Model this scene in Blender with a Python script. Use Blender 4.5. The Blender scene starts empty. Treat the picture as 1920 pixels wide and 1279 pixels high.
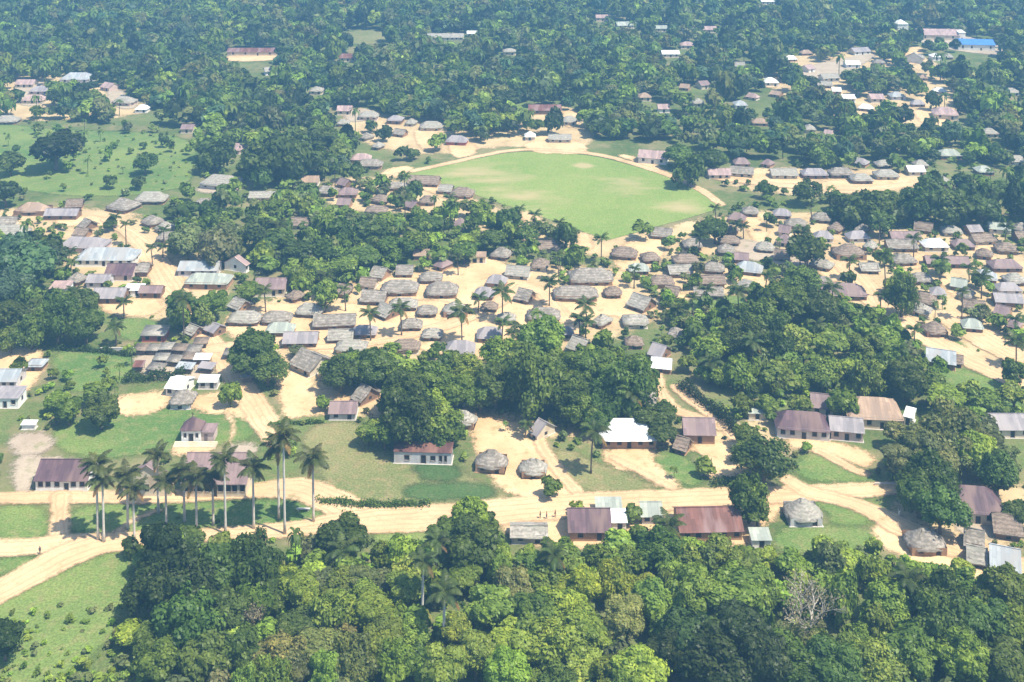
import bpy, bmesh, math, random
import numpy as np
from mathutils import Vector
R_ = math.radians
random.seed(11)
SC = bpy.context.scene
COL = SC.collection

# ------------------------------------------------------------------ camera
# The photograph is the lower part of a wider picture (upright palms stay upright in it), so the lens looks only a little
# down and the frame is shifted below its axis: CY is the row of the axis.
CAM_H, PITCH, F, CX, CY = 159.6, R_(4.0), 2120.0, 960.0, -171.8
sp, cp = math.sin(PITCH), math.cos(PITCH)
cam = bpy.data.cameras.new('camera')
cam.lens = 36.0 * F / 1920.0; cam.sensor_width = 36.0
cam.shift_y = (CY - 639.5)/1920.0
cam.clip_start = 1.0; cam.clip_end = 20000.0
cam_o = bpy.data.objects.new('camera', cam); COL.objects.link(cam_o)
cam_o.location = (0, 0, CAM_H); cam_o.rotation_euler = (math.pi/2 - PITCH, 0, 0)
SC.camera = cam_o

# ------------------------------------------------------------------ sky, sun, exposure
SUN_EL, SUN_AZ = R_(61), R_(120)         # azimuth clockwise from +Y (the view direction): light from the right and a little from behind
w = bpy.data.worlds.new('World'); SC.world = w; w.use_nodes = True
nt = w.node_tree; bg = nt.nodes['Background']
sky = nt.nodes.new('ShaderNodeTexSky'); sky.sky_type = 'NISHITA'; sky.sun_disc = False
sky.sun_elevation = SUN_EL; sky.sun_rotation = SUN_AZ; sky.altitude = 500
sky.dust_density = 1.5
nt.links.new(sky.outputs[0], bg.inputs[0]); bg.inputs[1].default_value = 0.15
sun = bpy.data.lights.new('sun', 'SUN'); sun.energy = 5.0; sun.angle = R_(0.6); sun.color = (1, 0.925, 0.79)
sun_o = bpy.data.objects.new('sun', sun); COL.objects.link(sun_o)
sd = Vector((math.sin(SUN_AZ)*math.cos(SUN_EL), math.cos(SUN_AZ)*math.cos(SUN_EL), math.sin(SUN_EL)))
sun_o.rotation_euler = sd.to_track_quat('Z', 'Y').to_euler(); sun_o.location = (300, 0, 400)
SC.view_settings.view_transform = 'Standard'; SC.view_settings.look = 'None'
SC.view_settings.gamma = 1.0; SC.view_settings.use_curve_mapping = False
SC.view_settings.exposure = 0.86
SC.render.engine = 'CYCLES'
SC.cycles.max_bounces = 6; SC.cycles.diffuse_bounces = 3; SC.cycles.volume_bounces = 1
SC.cycles.transparent_max_bounces = 24
SC.cycles.use_denoising = True

HAZE_DENSITY = 0.00038
HAZE_COLOR = (0.20, 0.45, 0.74)

# ------------------------------------------------------------------ photo pixel <-> ground
def G(px, py):
    yy = (py - CY)/F; Z = CAM_H/(sp + yy*cp)
    return ((px - CX)/F*Z, Z*(cp - yy*sp))
def PX(x, y, z=0.0):
    Z = y*cp + (CAM_H - z)*sp
    return (CX + F*x/Z, CY + F*((CAM_H - z)*cp - y*sp)/Z)
def S(py): return F*(sp + (py - CY)/F*cp)/CAM_H
def height_at(x, y, v):                  # height above ground point (x, y) seen at photo row v
    t = (v - CY)/F
    return CAM_H - y*(sp + t*cp)/(cp - t*sp)

# ------------------------------------------------------------------ object helpers
def link(name, data, parent=None, loc=(0, 0, 0), rz=0.0, scale=None):
    o = bpy.data.objects.new(name, data); COL.objects.link(o)
    o.location = loc
    if rz: o.rotation_euler = (0, 0, rz)
    if scale is not None: o.scale = scale if hasattr(scale, '__len__') else (scale,)*3
    if parent is not None: o.parent = parent
    return o
def tag(o, label=None, cat=None, group=None, kind=None):
    if label: o['label'] = label
    if cat: o['category'] = cat
    if group: o['group'] = group
    if kind: o['kind'] = kind
    return o
def mesh_np(name, V, Fq, mat, smooth=False, tint=None, mats=None, midx=None):
    V = np.asarray(V, dtype=np.float32); Fq = np.asarray(Fq, dtype=np.int32)
    n = Fq.shape[1]
    me = bpy.data.meshes.new(name)
    me.vertices.add(len(V)); me.vertices.foreach_set('co', V.ravel())
    me.loops.add(Fq.size); me.loops.foreach_set('vertex_index', Fq.ravel())
    me.polygons.add(len(Fq)); me.polygons.foreach_set('loop_start', np.arange(0, Fq.size, n, dtype=np.int32))
    if smooth: me.polygons.foreach_set('use_smooth', np.ones(len(Fq), dtype=bool))
    for m in (mats or [mat]): me.materials.append(m)
    if midx is not None: me.polygons.foreach_set('material_index', np.asarray(midx, dtype=np.int32))
    if tint is not None:
        tint = np.asarray(tint, dtype=np.float32)
        if tint.ndim == 1:
            a = me.attributes.new('tint', 'FLOAT', 'FACE'); a.data.foreach_set('value', tint)
        else:
            a = me.attributes.new('leaf', 'FLOAT_COLOR', 'FACE'); a.data.foreach_set('color', tint.ravel())
    me.update(calc_edges=True)
    return me
class MB:                                 # collects polygons of one part
    def __init__(s): s.v = []; s.f = []
    def add(s, vs, fs):
        o = len(s.v); s.v += [tuple(p) for p in vs]; s.f += [tuple(i + o for i in f) for f in fs]; return s
    def box(s, x0, x1, y0, y1, z0, z1):
        return s.add([(x0,y0,z0),(x1,y0,z0),(x1,y1,z0),(x0,y1,z0),(x0,y0,z1),(x1,y0,z1),(x1,y1,z1),(x0,y1,z1)],
                     [(0,3,2,1),(4,5,6,7),(0,1,5,4),(1,2,6,5),(2,3,7,6),(3,0,4,7)])
    def tube(s, pts, rad, n=7, cap=True):
        rings = []
        for i, p in enumerate(pts):
            p = Vector(p); a = Vector(pts[max(i-1, 0)]); b = Vector(pts[min(i+1, len(pts)-1)])
            d = (b - a).normalized(); u = d.cross(Vector((0.31, 0.95, 0.03))).normalized(); q = d.cross(u)
            r = rad[i]
            rings.append([p + r*(math.cos(k*2*math.pi/n)*u + math.sin(k*2*math.pi/n)*q) for k in range(n)])
        vs = [p for r in rings for p in r]; fs = []
        for i in range(len(rings)-1):
            for k in range(n):
                fs.append((i*n+k, i*n+(k+1) % n, (i+1)*n+(k+1) % n, (i+1)*n+k))
        if cap: fs += [tuple(range(n))[::-1], tuple((len(rings)-1)*n + k for k in range(n))]
        return s.add(vs, fs)
    def mesh(s, name, mat, smooth=False):
        me = bpy.data.meshes.new(name); me.from_pydata(s.v, [], s.f); me.materials.append(mat)
        if smooth: me.polygons.foreach_set('use_smooth', np.ones(len(me.polygons), dtype=bool))
        me.update(); return me

# ------------------------------------------------------------------ materials
def new_mat(name):
    m = bpy.data.materials.new(name); m.use_nodes = True
    t = m.node_tree; t.nodes.clear()
    out = t.nodes.new('ShaderNodeOutputMaterial')
    return m, t, out
def N(t, kind, **kw):
    n = t.nodes.new(kind)
    for k, v in kw.items(): setattr(n, k, v)
    return n
def noise(t, vec, scale, detail=4, rough=0.55):
    n = N(t, 'ShaderNodeTexNoise'); n.inputs['Scale'].default_value = scale
    n.inputs['Detail'].default_value = detail; n.inputs['Roughness'].default_value = rough
    if vec is not None: t.links.new(vec, n.inputs['Vector'])
    return n.outputs['Fac']
def ramp(t, fac, stops):
    r = N(t, 'ShaderNodeValToRGB'); e = r.color_ramp.elements
    while len(e) < len(stops): e.new(0.5)
    for i, (p, c) in enumerate(stops): e[i].position = p; e[i].color = (*c, 1)
    t.links.new(fac, r.inputs[0]); return r.outputs[0]
def mixc(t, fac, a, b, mode='MIX'):
    m = N(t, 'ShaderNodeMix', data_type='RGBA', blend_type=mode)
    for sock, v in ((m.inputs['Factor'], fac), (m.inputs['A'], a), (m.inputs['B'], b)):
        if hasattr(v, 'is_output'): t.links.new(v, sock)
        elif isinstance(v, (int, float)): sock.default_value = v
        else: sock.default_value = (*v, 1)
    return m.outputs['Result']
def mth(t, op, a, b=0.0, clamp=False):
    m = N(t, 'ShaderNodeMath', operation=op, use_clamp=clamp)
    for i, v in enumerate((a, b)):
        if hasattr(v, 'is_output'): t.links.new(v, m.inputs[i])
        else: m.inputs[i].default_value = v
    return m.outputs[0]
def surf(name, col, rough=0.9, scale=0.6, var=0.35, metal=0.0, bump=0.0, streak=False, dirt=None, spec=0.2):
    m, t, out = new_mat(name)
    b = N(t, 'ShaderNodeBsdfPrincipled'); b.inputs['Roughness'].default_value = rough; b.inputs['Metallic'].default_value = metal
    b.inputs['Specular IOR Level'].default_value = spec
    tc = N(t, 'ShaderNodeTexCoord'); vec = tc.outputs['Object']
    if streak:
        mp = N(t, 'ShaderNodeMapping'); mp.inputs['Scale'].default_value = (1.0, 0.25, 0.25)
        t.links.new(vec, mp.inputs[0]); vec = mp.outputs[0]
    oi = N(t, 'ShaderNodeObjectInfo')
    off = N(t, 'ShaderNodeVectorMath', operation='ADD'); t.links.new(vec, off.inputs[0])
    cb = N(t, 'ShaderNodeCombineXYZ'); t.links.new(mth(t, 'MULTIPLY', oi.outputs['Random'], 90.0), cb.inputs[0]); t.links.new(cb.outputs[0], off.inputs[1])
    vec = off.outputs[0]
    f = noise(t, vec, scale, 5, 0.65)
    lo = tuple(c*(1-var) for c in col); hi = tuple(min(1, c*(1+var)) for c in col)
    c = ramp(t, f, [(0.28, lo), (0.72, hi)])
    f2 = noise(t, vec, scale*6, 3)
    c = mixc(t, mth(t, 'MULTIPLY', f2, 0.35), c, tuple(x*0.55 for x in col))
    if streak:                              # separate sheets, each weathered a little differently
        mp2 = N(t, 'ShaderNodeMapping'); mp2.inputs['Rotation'].default_value = (0, 0, R_(90)); t.links.new(tc.outputs['Object'], mp2.inputs[0])
        bk = N(t, 'ShaderNodeTexBrick'); t.links.new(mp2.outputs[0], bk.inputs['Vector'])
        for k_, v_ in (('Color1', (.74, .74, .76, 1)), ('Color2', (1.2, 1.16, 1.12, 1)), ('Mortar', (.55, .5, .48, 1))): bk.inputs[k_].default_value = v_
        for k_, v_ in (('Scale', 1.0), ('Mortar Size', .02), ('Brick Width', 2.3), ('Row Height', .85)): bk.inputs[k_].default_value = v_
        c = mixc(t, 0.85, c, bk.outputs['Color'], 'MULTIPLY')
    if bump and not streak and name.startswith('thatch'):   # courses of straw and rotten patches
        wv = N(t, 'ShaderNodeTexWave', bands_direction='Z'); t.links.new(vec, wv.inputs['Vector'])
        wv.inputs['Scale'].default_value = .55; wv.inputs['Distortion'].default_value = 5.0; wv.inputs['Detail'].default_value = 3; wv.inputs['Detail Scale'].default_value = 2.5
        c = mixc(t, 0.8, c, ramp(t, wv.outputs['Fac'], [(.15, (.68,)*3), (.7, (1.15,)*3)]), 'MULTIPLY')
        c = mixc(t, ramp(t, noise(t, vec, .35, 4, .7), [(.54, (0, 0, 0)), (.64, (.75,)*3)]), c, tuple(x*.5 for x in col))
    if dirt:
        f3 = noise(t, vec, scale*0.7, 3)
        c = mixc(t, ramp(t, f3, [(0.46, (0, 0, 0)), (0.62, (0.9, 0.9, 0.9))]), c, dirt)
    t.links.new(c, b.inputs['Base Color'])
    if bump:
        bp = N(t, 'ShaderNodeBump'); bp.inputs['Strength'].default_value = bump; bp.inputs['Distance'].default_value = 0.15
        t.links.new(noise(t, vec, scale*9, 3), bp.inputs['Height']); t.links.new(bp.outputs[0], b.inputs['Normal'])
    t.links.new(b.outputs[0], out.inputs[0])
    return m
def leaf_mat(name, src):                  # src 'object': colour per tree object; 'leaf': colour per face
    m, t, out = new_mat(name)
    if src == 'object':
        oi = N(t, 'ShaderNodeObjectInfo'); base = oi.outputs['Color']
    else:
        base = N(t, 'ShaderNodeAttribute', attribute_name='leaf').outputs['Color']
    if src == 'object':
        ti = N(t, 'ShaderNodeAttribute', attribute_name='tint').outputs['Fac']
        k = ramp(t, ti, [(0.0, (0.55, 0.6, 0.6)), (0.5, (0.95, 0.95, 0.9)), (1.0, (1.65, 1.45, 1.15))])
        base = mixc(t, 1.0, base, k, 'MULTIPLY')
    d = N(t, 'ShaderNodeBsdfDiffuse'); tr = N(t, 'ShaderNodeBsdfTranslucent')
    t.links.new(base, d.inputs[0])
    t.links.new(mixc(t, 1.0, base, (1.15, 1.1, 0.5), 'MULTIPLY'), tr.inputs[0])
    mx = N(t, 'ShaderNodeMixShader'); mx.inputs[0].default_value = 0.30
    t.links.new(d.outputs[0], mx.inputs[1]); t.links.new(tr.outputs[0], mx.inputs[2])
    gl = N(t, 'ShaderNodeBsdfGlossy'); gl.inputs['Roughness'].default_value = 0.45
    mg = N(t, 'ShaderNodeMixShader'); mg.inputs[0].default_value = 0.012
    t.links.new(mx.outputs[0], mg.inputs[1]); t.links.new(gl.outputs[0], mg.inputs[2])
    t.links.new(mg.outputs[0], out.inputs[0])
    return m
def grass_color(t, vec, a, b, c, sc=1.0):
    f1 = noise(t, vec, 0.028*sc, 5, 0.6); f2 = noise(t, vec, 0.35*sc, 4, 0.7); f3 = noise(t, vec, 1.9*sc, 3, 0.7)
    g = ramp(t, f1, [(0.36, a), (0.62, b)])
    g = mixc(t, ramp(t, f2, [(0.48, (0, 0, 0)), (0.70, (0.75,)*3)]), g, c)
    return mixc(t, 1.0, g, ramp(t, f3, [(0.25, (0.5,)*3), (0.75, (1.42,)*3)]), 'MULTIPLY')
def sheet_mat(name, kind, *cols):
    """A ground sheet: its outline is ragged, worked out from the distance to the edge that is stored on its vertices."""
    m, t, out = new_mat(name)
    g = N(t, 'ShaderNodeNewGeometry').outputs['Position']
    if kind in ('sand', 'road', 'patch'):
        f1 = noise(t, g, 0.06, 5, 0.6); f2 = noise(t, g, 0.5, 5, 0.7)
        c = ramp(t, f1, [(0.30, cols[0]), (0.62, cols[1])])
        f5 = noise(t, g, 2.6, 4, 0.8); c = mixc(t, 1.0, c, ramp(t, f5, [(0.3, (0.80,)*3), (0.7, (1.13,)*3)]), 'MULTIPLY')
        c = mixc(t, ramp(t, f2, [(0.52, (0, 0, 0)), (0.72, (0.62,)*3)]), c, cols[2])
        f3 = noise(t, g, 0.16, 6, 0.75)
        c = mixc(t, ramp(t, f3, [(0.56 if kind == 'sand' else .62, (0, 0, 0)), (0.67, (0.62,)*3)]), c, (0.17, 0.175, 0.075))
    else:
        c = grass_color(t, g, *cols)
        if kind == 'pitch':
            wr = N(t, 'ShaderNodeAttribute', attribute_name='wear').outputs['Fac']
            mp = N(t, 'ShaderNodeMapping'); mp.inputs['Rotation'].default_value = (0, 0, R_(-28)); mp.inputs['Scale'].default_value = (0.35, 1, 1)
            t.links.new(g, mp.inputs[0])
            s1 = noise(t, mp.outputs[0], 0.09, 5, 0.65)
            wsum = mth(t, 'ADD', wr, mth(t, 'MULTIPLY', mth(t, 'SUBTRACT', s1, 0.5), 2.2))
            c = mixc(t, ramp(t, wsum, [(0.30, (0, 0, 0)), (0.95, (0.85,)*3)]), c, (0.36, 0.29, 0.15))
    e = N(t, 'ShaderNodeAttribute', attribute_name='edge').outputs['Fac']
    if kind == 'road':                     # wheel ruts run along the road, at a steady distance from its edge
        wob = mth(t, 'ADD', mth(t, 'MULTIPLY', e, 3.6), mth(t, 'MULTIPLY', noise(t, g, 0.12, 3), 7.0))
        rut = mth(t, 'MULTIPLY', mth(t, 'SINE', wob), noise(t, g, 0.09, 4, .7))
        c = mixc(t, ramp(t, rut, [(.22, (0, 0, 0)), (.5, (.40,)*3)]), c, (0.33, 0.205, 0.105))
    n1 = noise(t, g, 0.7, 6, 0.85); n2 = noise(t, g, 0.12, 3)
    amp = {'patch': 17.0, 'sand': 7.5, 'road': 3.2, 'grass': 5.5, 'pitch': 1.6}[kind]
    a = mth(t, 'ADD', e, mth(t, 'MULTIPLY', mth(t, 'SUBTRACT', n1, 0.5), amp))
    a = mth(t, 'ADD', a, mth(t, 'MULTIPLY', mth(t, 'SUBTRACT', n2, 0.5 if kind != 'patch' else 0.72), amp*0.6))
    al = N(t, 'ShaderNodeMapRange', interpolation_type='SMOOTHSTEP')
    soft = {'patch': 2.2, 'sand': 1.3, 'road': 0.8, 'pitch': 0.4, 'grass': 1.6}[kind]
    al.inputs['From Min'].default_value = -soft; al.inputs['From Max'].default_value = soft
    t.links.new(a, al.inputs['Value'])
    d = N(t, 'ShaderNodeBsdfDiffuse'); t.links.new(c, d.inputs[0])
    tp = N(t, 'ShaderNodeBsdfTransparent'); mx = N(t, 'ShaderNodeMixShader')
    t.links.new(al.outputs[0], mx.inputs[0]); t.links.new(tp.outputs[0], mx.inputs[1]); t.links.new(d.outputs[0], mx.inputs[2])
    t.links.new(mx.outputs[0], out.inputs[0])
    return m

M = {}
M['leaf'] = leaf_mat('foliage', 'object'); M['leafmass'] = leaf_mat('mass_foliage', 'leaf')
M['bark'] = surf('bark', (0.16, 0.12, 0.085), scale=1.5, bump=0.4)
M['palebark'] = surf('pale_bark', (0.50, 0.45, 0.36), scale=1.2, var=0.25)
M['palmtrunk'] = surf('palm_trunk', (0.52, 0.48, 0.41), scale=1.0, var=0.25)
M['sand'] = sheet_mat('sand', 'sand', (0.47, 0.31, 0.16), (0.60, 0.435, 0.245), (0.41, 0.24, 0.125))
M['road'] = sheet_mat('laterite', 'road', (0.48, 0.315, 0.17), (0.585, 0.415, 0.24), (0.44, 0.26, 0.14))
M['bare'] = sheet_mat('bare_soil', 'sand', (0.33, 0.26, 0.19), (0.40, 0.33, 0.24), (0.24, 0.2, 0.14))
M['patch'] = sheet_mat('dusty_ground', 'patch', (0.36, 0.26, 0.14), (0.50, 0.385, 0.215), (0.30, 0.22, 0.12))
M['lawn'] = sheet_mat('lawn', 'grass', (0.085, 0.15, 0.04), (0.165, 0.215, 0.06), (0.22, 0.205, 0.085))
M['dry'] = sheet_mat('dry_grass', 'grass', (0.13, 0.155, 0.055), (0.21, 0.20, 0.085), (0.27, 0.20, 0.105))
M['pitch'] = sheet_mat('pitch_grass', 'pitch', (0.155, 0.225, 0.055), (0.20, 0.255, 0.07), (0.24, 0.25, 0.09))
M['crop'] = sheet_mat('crop_green', 'grass', (0.05, 0.09, 0.03), (0.075, 0.125, 0.04), (0.10, 0.12, 0.05))

def _ground():
    m, t, out = new_mat('ground_cover')
    g = N(t, 'ShaderNodeNewGeometry').outputs['Position']
    c = grass_color(t, g, (0.07, 0.105, 0.032), (0.125, 0.16, 0.05), (0.17, 0.155, 0.065))
    f = noise(t, g, 0.045, 5, 0.7)
    c = mixc(t, ramp(t, f, [(0.47, (0, 0, 0)), (0.64, (0.7,)*3)]), c, (0.25, 0.195, 0.11))
    d = N(t, 'ShaderNodeBsdfDiffuse'); t.links.new(c, d.inputs[0]); t.links.new(d.outputs[0], out.inputs[0])
    return m
M['ground'] = _ground()

ROOF = {
    'tg': ('grey thatched', surf('thatch_grey', (0.29, 0.255, 0.21), scale=0.8, var=0.3, bump=0.6, dirt=(0.17, 0.15, 0.12))),
    'tp': ('pale thatched', surf('thatch_pale', (0.33, 0.30, 0.25), scale=0.8, var=0.25, bump=0.5, dirt=(0.26, 0.25, 0.2))),
    'tb': ('brown thatched', surf('thatch_brown', (0.235, 0.18, 0.135), scale=0.8, var=0.3, bump=0.6)),
    'ma': ('maroon-roofed', surf('maroon_metal', (0.125, 0.06, 0.052), rough=0.6, scale=0.5, var=0.3, streak=True, dirt=(0.21, 0.11, 0.08))),
    'rd': ('red-brown roofed', surf('rust_metal', (0.165, 0.072, 0.055), rough=0.6, scale=0.5, var=0.3, streak=True, dirt=(0.22, 0.14, 0.13))),
    'pu': ('purple-roofed', surf('purple_metal', (0.115, 0.07, 0.08), rough=0.6, scale=0.5, var=0.28, streak=True, dirt=(0.17, 0.11, 0.095))),
    'mv': ('mauve-roofed', surf('mauve_metal', (0.24, 0.172, 0.165), rough=0.65, scale=0.5, var=0.25, streak=True, dirt=(0.22, 0.16, 0.14))),
    'wh': ('white-roofed', surf('white_metal', (0.76, 0.77, 0.73), rough=0.5, scale=0.4, var=0.10, streak=True, dirt=(0.58, 0.6, 0.54))),
    'bg': ('blue-grey roofed', surf('bluegrey_metal', (0.34, 0.37, 0.375), rough=0.55, scale=0.5, var=0.22, streak=True, dirt=(0.30, 0.29, 0.27))),
    'la': ('lavender-grey roofed', surf('lavender_metal', (0.285, 0.262, 0.262), rough=0.6, scale=0.5, var=0.22, streak=True, dirt=(0.28, 0.25, 0.24))),
    'gg': ('green-grey roofed', surf('greengrey_metal', (0.34, 0.37, 0.31), rough=0.6, scale=0.5, var=0.2, streak=True)),
    'ta': ('tan-roofed', surf('tan_metal', (0.36, 0.255, 0.175), rough=0.7, scale=0.5, var=0.25, streak=True, dirt=(0.26, 0.19, 0.14))),
    'pk': ('pink-roofed', surf('pink_metal', (0.38, 0.275, 0.25), rough=0.65, scale=0.5, var=0.2, streak=True)),
    'bl': ('blue-roofed', surf('blue_metal', (0.07, 0.20, 0.50), rough=0.5, scale=0.4, var=0.15)),
}
WALL = {
    'cr': surf('cream_wall', (0.62, 0.53, 0.38), scale=0.5, var=0.12, dirt=(0.48, 0.37, 0.25)),
    'wh': surf('white_wall', (0.76, 0.74, 0.67), scale=0.5, var=0.08, dirt=(0.62, 0.57, 0.47)),
    'mu': surf('mud_wall', (0.36, 0.22, 0.125), scale=0.6, var=0.2, dirt=(0.28, 0.17, 0.10)),
    'br': surf('brown_wall', (0.22, 0.135, 0.085), scale=0.6, var=0.2),
    'pi': surf('pink_wall', (0.55, 0.42, 0.36), scale=0.5, var=0.15),
    'gr': surf('grey_wall', (0.54, 0.52, 0.50), scale=0.5, var=0.15, dirt=(0.40, 0.36, 0.32)),
    'rw': surf('red_wall', (0.34, 0.10, 0.07), scale=0.6, var=0.2),
}
M['dark'] = surf('dark_wood', (0.045, 0.035, 0.03), rough=0.7, scale=1.0)
M['frame'] = surf('frame_wood', (0.20, 0.14, 0.10), rough=0.7, scale=1.0)
M['pane'] = surf('shutter_dark', (0.035, 0.032, 0.035), rough=0.4, scale=1.0)
M['cloth'] = surf('stall_cloth', (0.30, 0.22, 0.17), scale=0.8)
M['concrete'] = surf('concrete', (0.50, 0.46, 0.40), scale=0.4, var=0.15)
M['whitepaint'] = surf('white_paint', (0.80, 0.80, 0.76), scale=0.8, var=0.06)
M['skin'] = surf('skin', (0.10, 0.06, 0.04), rough=0.6, scale=3, var=0.1)

# ------------------------------------------------------------------ ground sheets
gm = MB(); gm.add([(-7000, -3000, 0), (7000, -3000, 0), (7000, 9000, 0), (-7000, 9000, 0)], [(0, 1, 2, 3)])
tag(link('ground', gm.mesh('ground', M['ground'])), 'green and brown scrubby ground of the village', kind='structure')

def chaikin(p, closed=True, it=2):
    p = np.asarray(p, float)
    for _ in range(it):
        q = np.roll(p, -1, 0) if closed else p[1:]
        a = p if closed else p[:-1]
        n = np.empty((2*len(a), p.shape[1])); n[0::2] = 0.75*a + 0.25*q; n[1::2] = 0.25*a + 0.75*q
        p = n if closed else np.vstack([p[:1], n, p[-1:]])
    return p
def seg_dist(X, a, b):
    d = b - a; L = max(float(d @ d), 1e-9)
    t = np.clip(((X - a) @ d)/L, 0, 1)
    return np.hypot(*(X - a - t[:, None]*d).T), t
def poly_inside(X, P):                    # signed distance, positive inside
    dist = np.full(len(X), 1e9); inside = np.zeros(len(X), bool)
    for i in range(len(P)):
        a, b = P[i], P[(i+1) % len(P)]
        dist = np.minimum(dist, seg_dist(X, a, b)[0])
        c = (a[1] > X[:, 1]) != (b[1] > X[:, 1])
        xi = (b[0]-a[0])*(X[:, 1]-a[1])/(b[1]-a[1] + 1e-12) + a[0]
        inside ^= c & (X[:, 0] < xi)
    return np.where(inside, dist, -dist)
CLEAR = []                                # (kind, function) used to keep trees off the open ground
ROADS = []
_zi = [0]
def sheet(name, label, mat, pts, width=None, kind='sand', margin=4.2, wear=None, keepclear=True):
    P = np.array([G(*q[:2]) for q in pts])
    if width is None:
        P = chaikin(P); fn = lambda X, P=P: poly_inside(X, P)
    else:
        Wd = np.array([[q[2] if len(q) > 2 else width] for q in pts], float)
        PW = chaikin(np.hstack([P, Wd]), False); P = PW[:, :2]
        def fn(X, PW=PW):
            o = np.full(len(X), -1e9)
            for i in range(len(PW)-1):
                d, t = seg_dist(X, PW[i, :2], PW[i+1, :2])
                o = np.maximum(o, (PW[i, 2]*(1-t) + PW[i+1, 2]*t)/2 - d)
            return o
    if name in ('dirt_road', 'dirt_track', 'footpath'): ROADS.append(fn)
    if keepclear: CLEAR.append((kind, fn))
    pad = margin + (0 if width is None else max(q[2] if len(q) > 2 else width for q in pts)/2)
    lo = P.min(0) - pad; hi = P.max(0) + pad
    res = max(0.9, 5.0/S(np.mean([q[1] for q in pts])))
    nx, ny = int((hi[0]-lo[0])/res) + 2, int((hi[1]-lo[1])/res) + 2
    gx, gy = np.meshgrid(lo[0] + res*np.arange(nx), lo[1] + res*np.arange(ny))
    X = np.stack([gx.ravel(), gy.ravel()], 1)
    E = np.clip(fn(X), -margin*1.5, 6.0)
    idx = np.arange(nx*ny).reshape(ny, nx)
    Q = np.stack([idx[:-1, :-1], idx[:-1, 1:], idx[1:, 1:], idx[1:, :-1]], -1).reshape(-1, 4)
    Q = Q[E[Q].max(1) > -margin]
    use, inv = np.unique(Q, return_inverse=True)
    _zi[0] += 1; z = 0.003*_zi[0]
    me = mesh_np(name, np.column_stack([X[use], np.full(len(use), z)]), inv.reshape(-1, 4), mat)
    a = me.attributes.new('edge', 'FLOAT', 'POINT'); a.data.foreach_set('value', E[use].astype(np.float32))
    if wear:
        wv = np.zeros(len(use))
        for (px, py, r, s) in wear:
            c = np.array(G(px, py)); wv += s*np.exp(-((X[use]-c)**2).sum(1)/(2*r*r))
        a = me.attributes.new('wear', 'FLOAT', 'POINT'); a.data.foreach_set('value', wv.astype(np.float32))
    return tag(link(name, me), label, kind='structure')

def dusty(label, pts): sheet('dusty_ground', label, M['patch'], pts, kind='base', margin=8.0, keepclear=False)
dusty('dusty ground between the huts of the village centre', [(440,570),(560,545),(700,505),(900,485),(1080,495),(1250,495),(1420,475),(1440,560),(1240,605),(1080,665),(900,695),(640,700),(560,760),(520,720),(470,640)])
dusty('dusty ground of the right-hand village', [(1420,465),(1560,425),(1960,425),(1960,750),(1800,695),(1640,600),(1540,548),(1450,522)])
dusty('dusty ground of the left cluster', [(-60,388),(220,383),(330,430),(420,500),(450,560),(330,612),(180,602),(100,480),(-60,462)])
dusty('dusty ground along the near edge of the pitch', [(600,325),(770,335),(980,400),(1140,452),(1360,392),(1570,395),(1570,450),(1240,502),(1000,470),(800,400),(600,402)])
dusty('dusty ground around the purple hip-roofed house', [(1640,930),(1780,885),(1960,895),(1960,1070),(1700,1004)])
dusty('dusty ground along the upper right houses', [(1310,308),(1780,318),(1780,362),(1380,372)])
dusty('dusty ground of the middle yards', [(560,690),(700,722),(860,730),(1010,788),(1300,800),(1480,770),(1510,840),(1400,905),(1290,840),(1010,835),(850,800),(620,792)])
dusty('dusty ground of the far right hamlet', [(1390,115),(1640,88),(1770,108),(1830,225),(1700,248),(1480,205)])
dusty('dusty ground of the far upper left hamlet', [(-40,140),(120,130),(290,195),(270,222),(-40,232)])
dusty('dusty ground behind the pitch', [(630,190),(780,225),(1000,190),(1110,205),(1130,285),(980,272),(780,300),(640,260)])
# grass first, then soil and sand, then roads: each sheet lies 3 mm above the one before
def lawn(label, pts, mat='lawn', name='meadow'): sheet(name, label, M[mat], pts, kind='lawn', margin=4.0)
lawn('bright green meadow on the far slope left of the village', [(-60,225),(130,245),(365,250),(372,325),(330,362),(120,372),(-60,335)])
lawn('green plot beside the market stalls', [(85,650),(250,655),(258,712),(200,722),(120,742)])
lawn('green lawn around the white chapel', [(98,800),(180,776),(225,768),(330,765),(460,768),(492,822),(400,835),(300,852),(180,862),(100,845)])
lawn('square green lawn by the village road', [(-20,945),(97,945),(97,1014),(-20,1014)])
lawn('long green strip under the palm avenue', [(128,945),(330,940),(500,936),(585,940),(612,957),(605,974),(560,984),(400,988),(300,998),(128,1009)])
lawn('small grass triangle at the road fork', [(-40,1047),(86,1041),(30,1070),(-40,1092)])
lawn('rough green meadow below the left road', [(-60,1150),(60,1100),(190,1034),(252,1030),(240,1140),(200,1210),(100,1290),(-60,1290)])
lawn('dry grass slope beside the long white building', [(550,800),(680,786),(735,850),(860,872),(880,895),(972,932),(900,950),(690,945),(625,925),(600,895)], 'dry', 'dry_meadow')
lawn('green verge below the main road bend', [(700,990),(830,976),(800,1030),(690,1025)])
lawn('green below the bare sand plaza', [(1035,838),(1080,850),(1130,872),(1200,892),(1240,922),(1090,927),(1050,885)], 'dry', 'dry_meadow')
lawn('small green plot before the white-roofed hall', [(1205,850),(1290,846),(1332,910),(1268,912)])
lawn('green plot below the purple-grey house complex', [(1500,848),(1550,850),(1645,892),(1645,906),(1490,904)])
lawn('green wedge beside the pale round hut', [(1500,940),(1600,928),(1650,962),(1640,985),(1560,990),(1548,955)])
lawn('green edge below the pale round hut', [(1445,985),(1640,985),(1645,1035),(1450,1045)])
lawn('green strip beside the upper right street', [(1740,632),(1810,640),(1800,662),(1745,655)])
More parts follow.
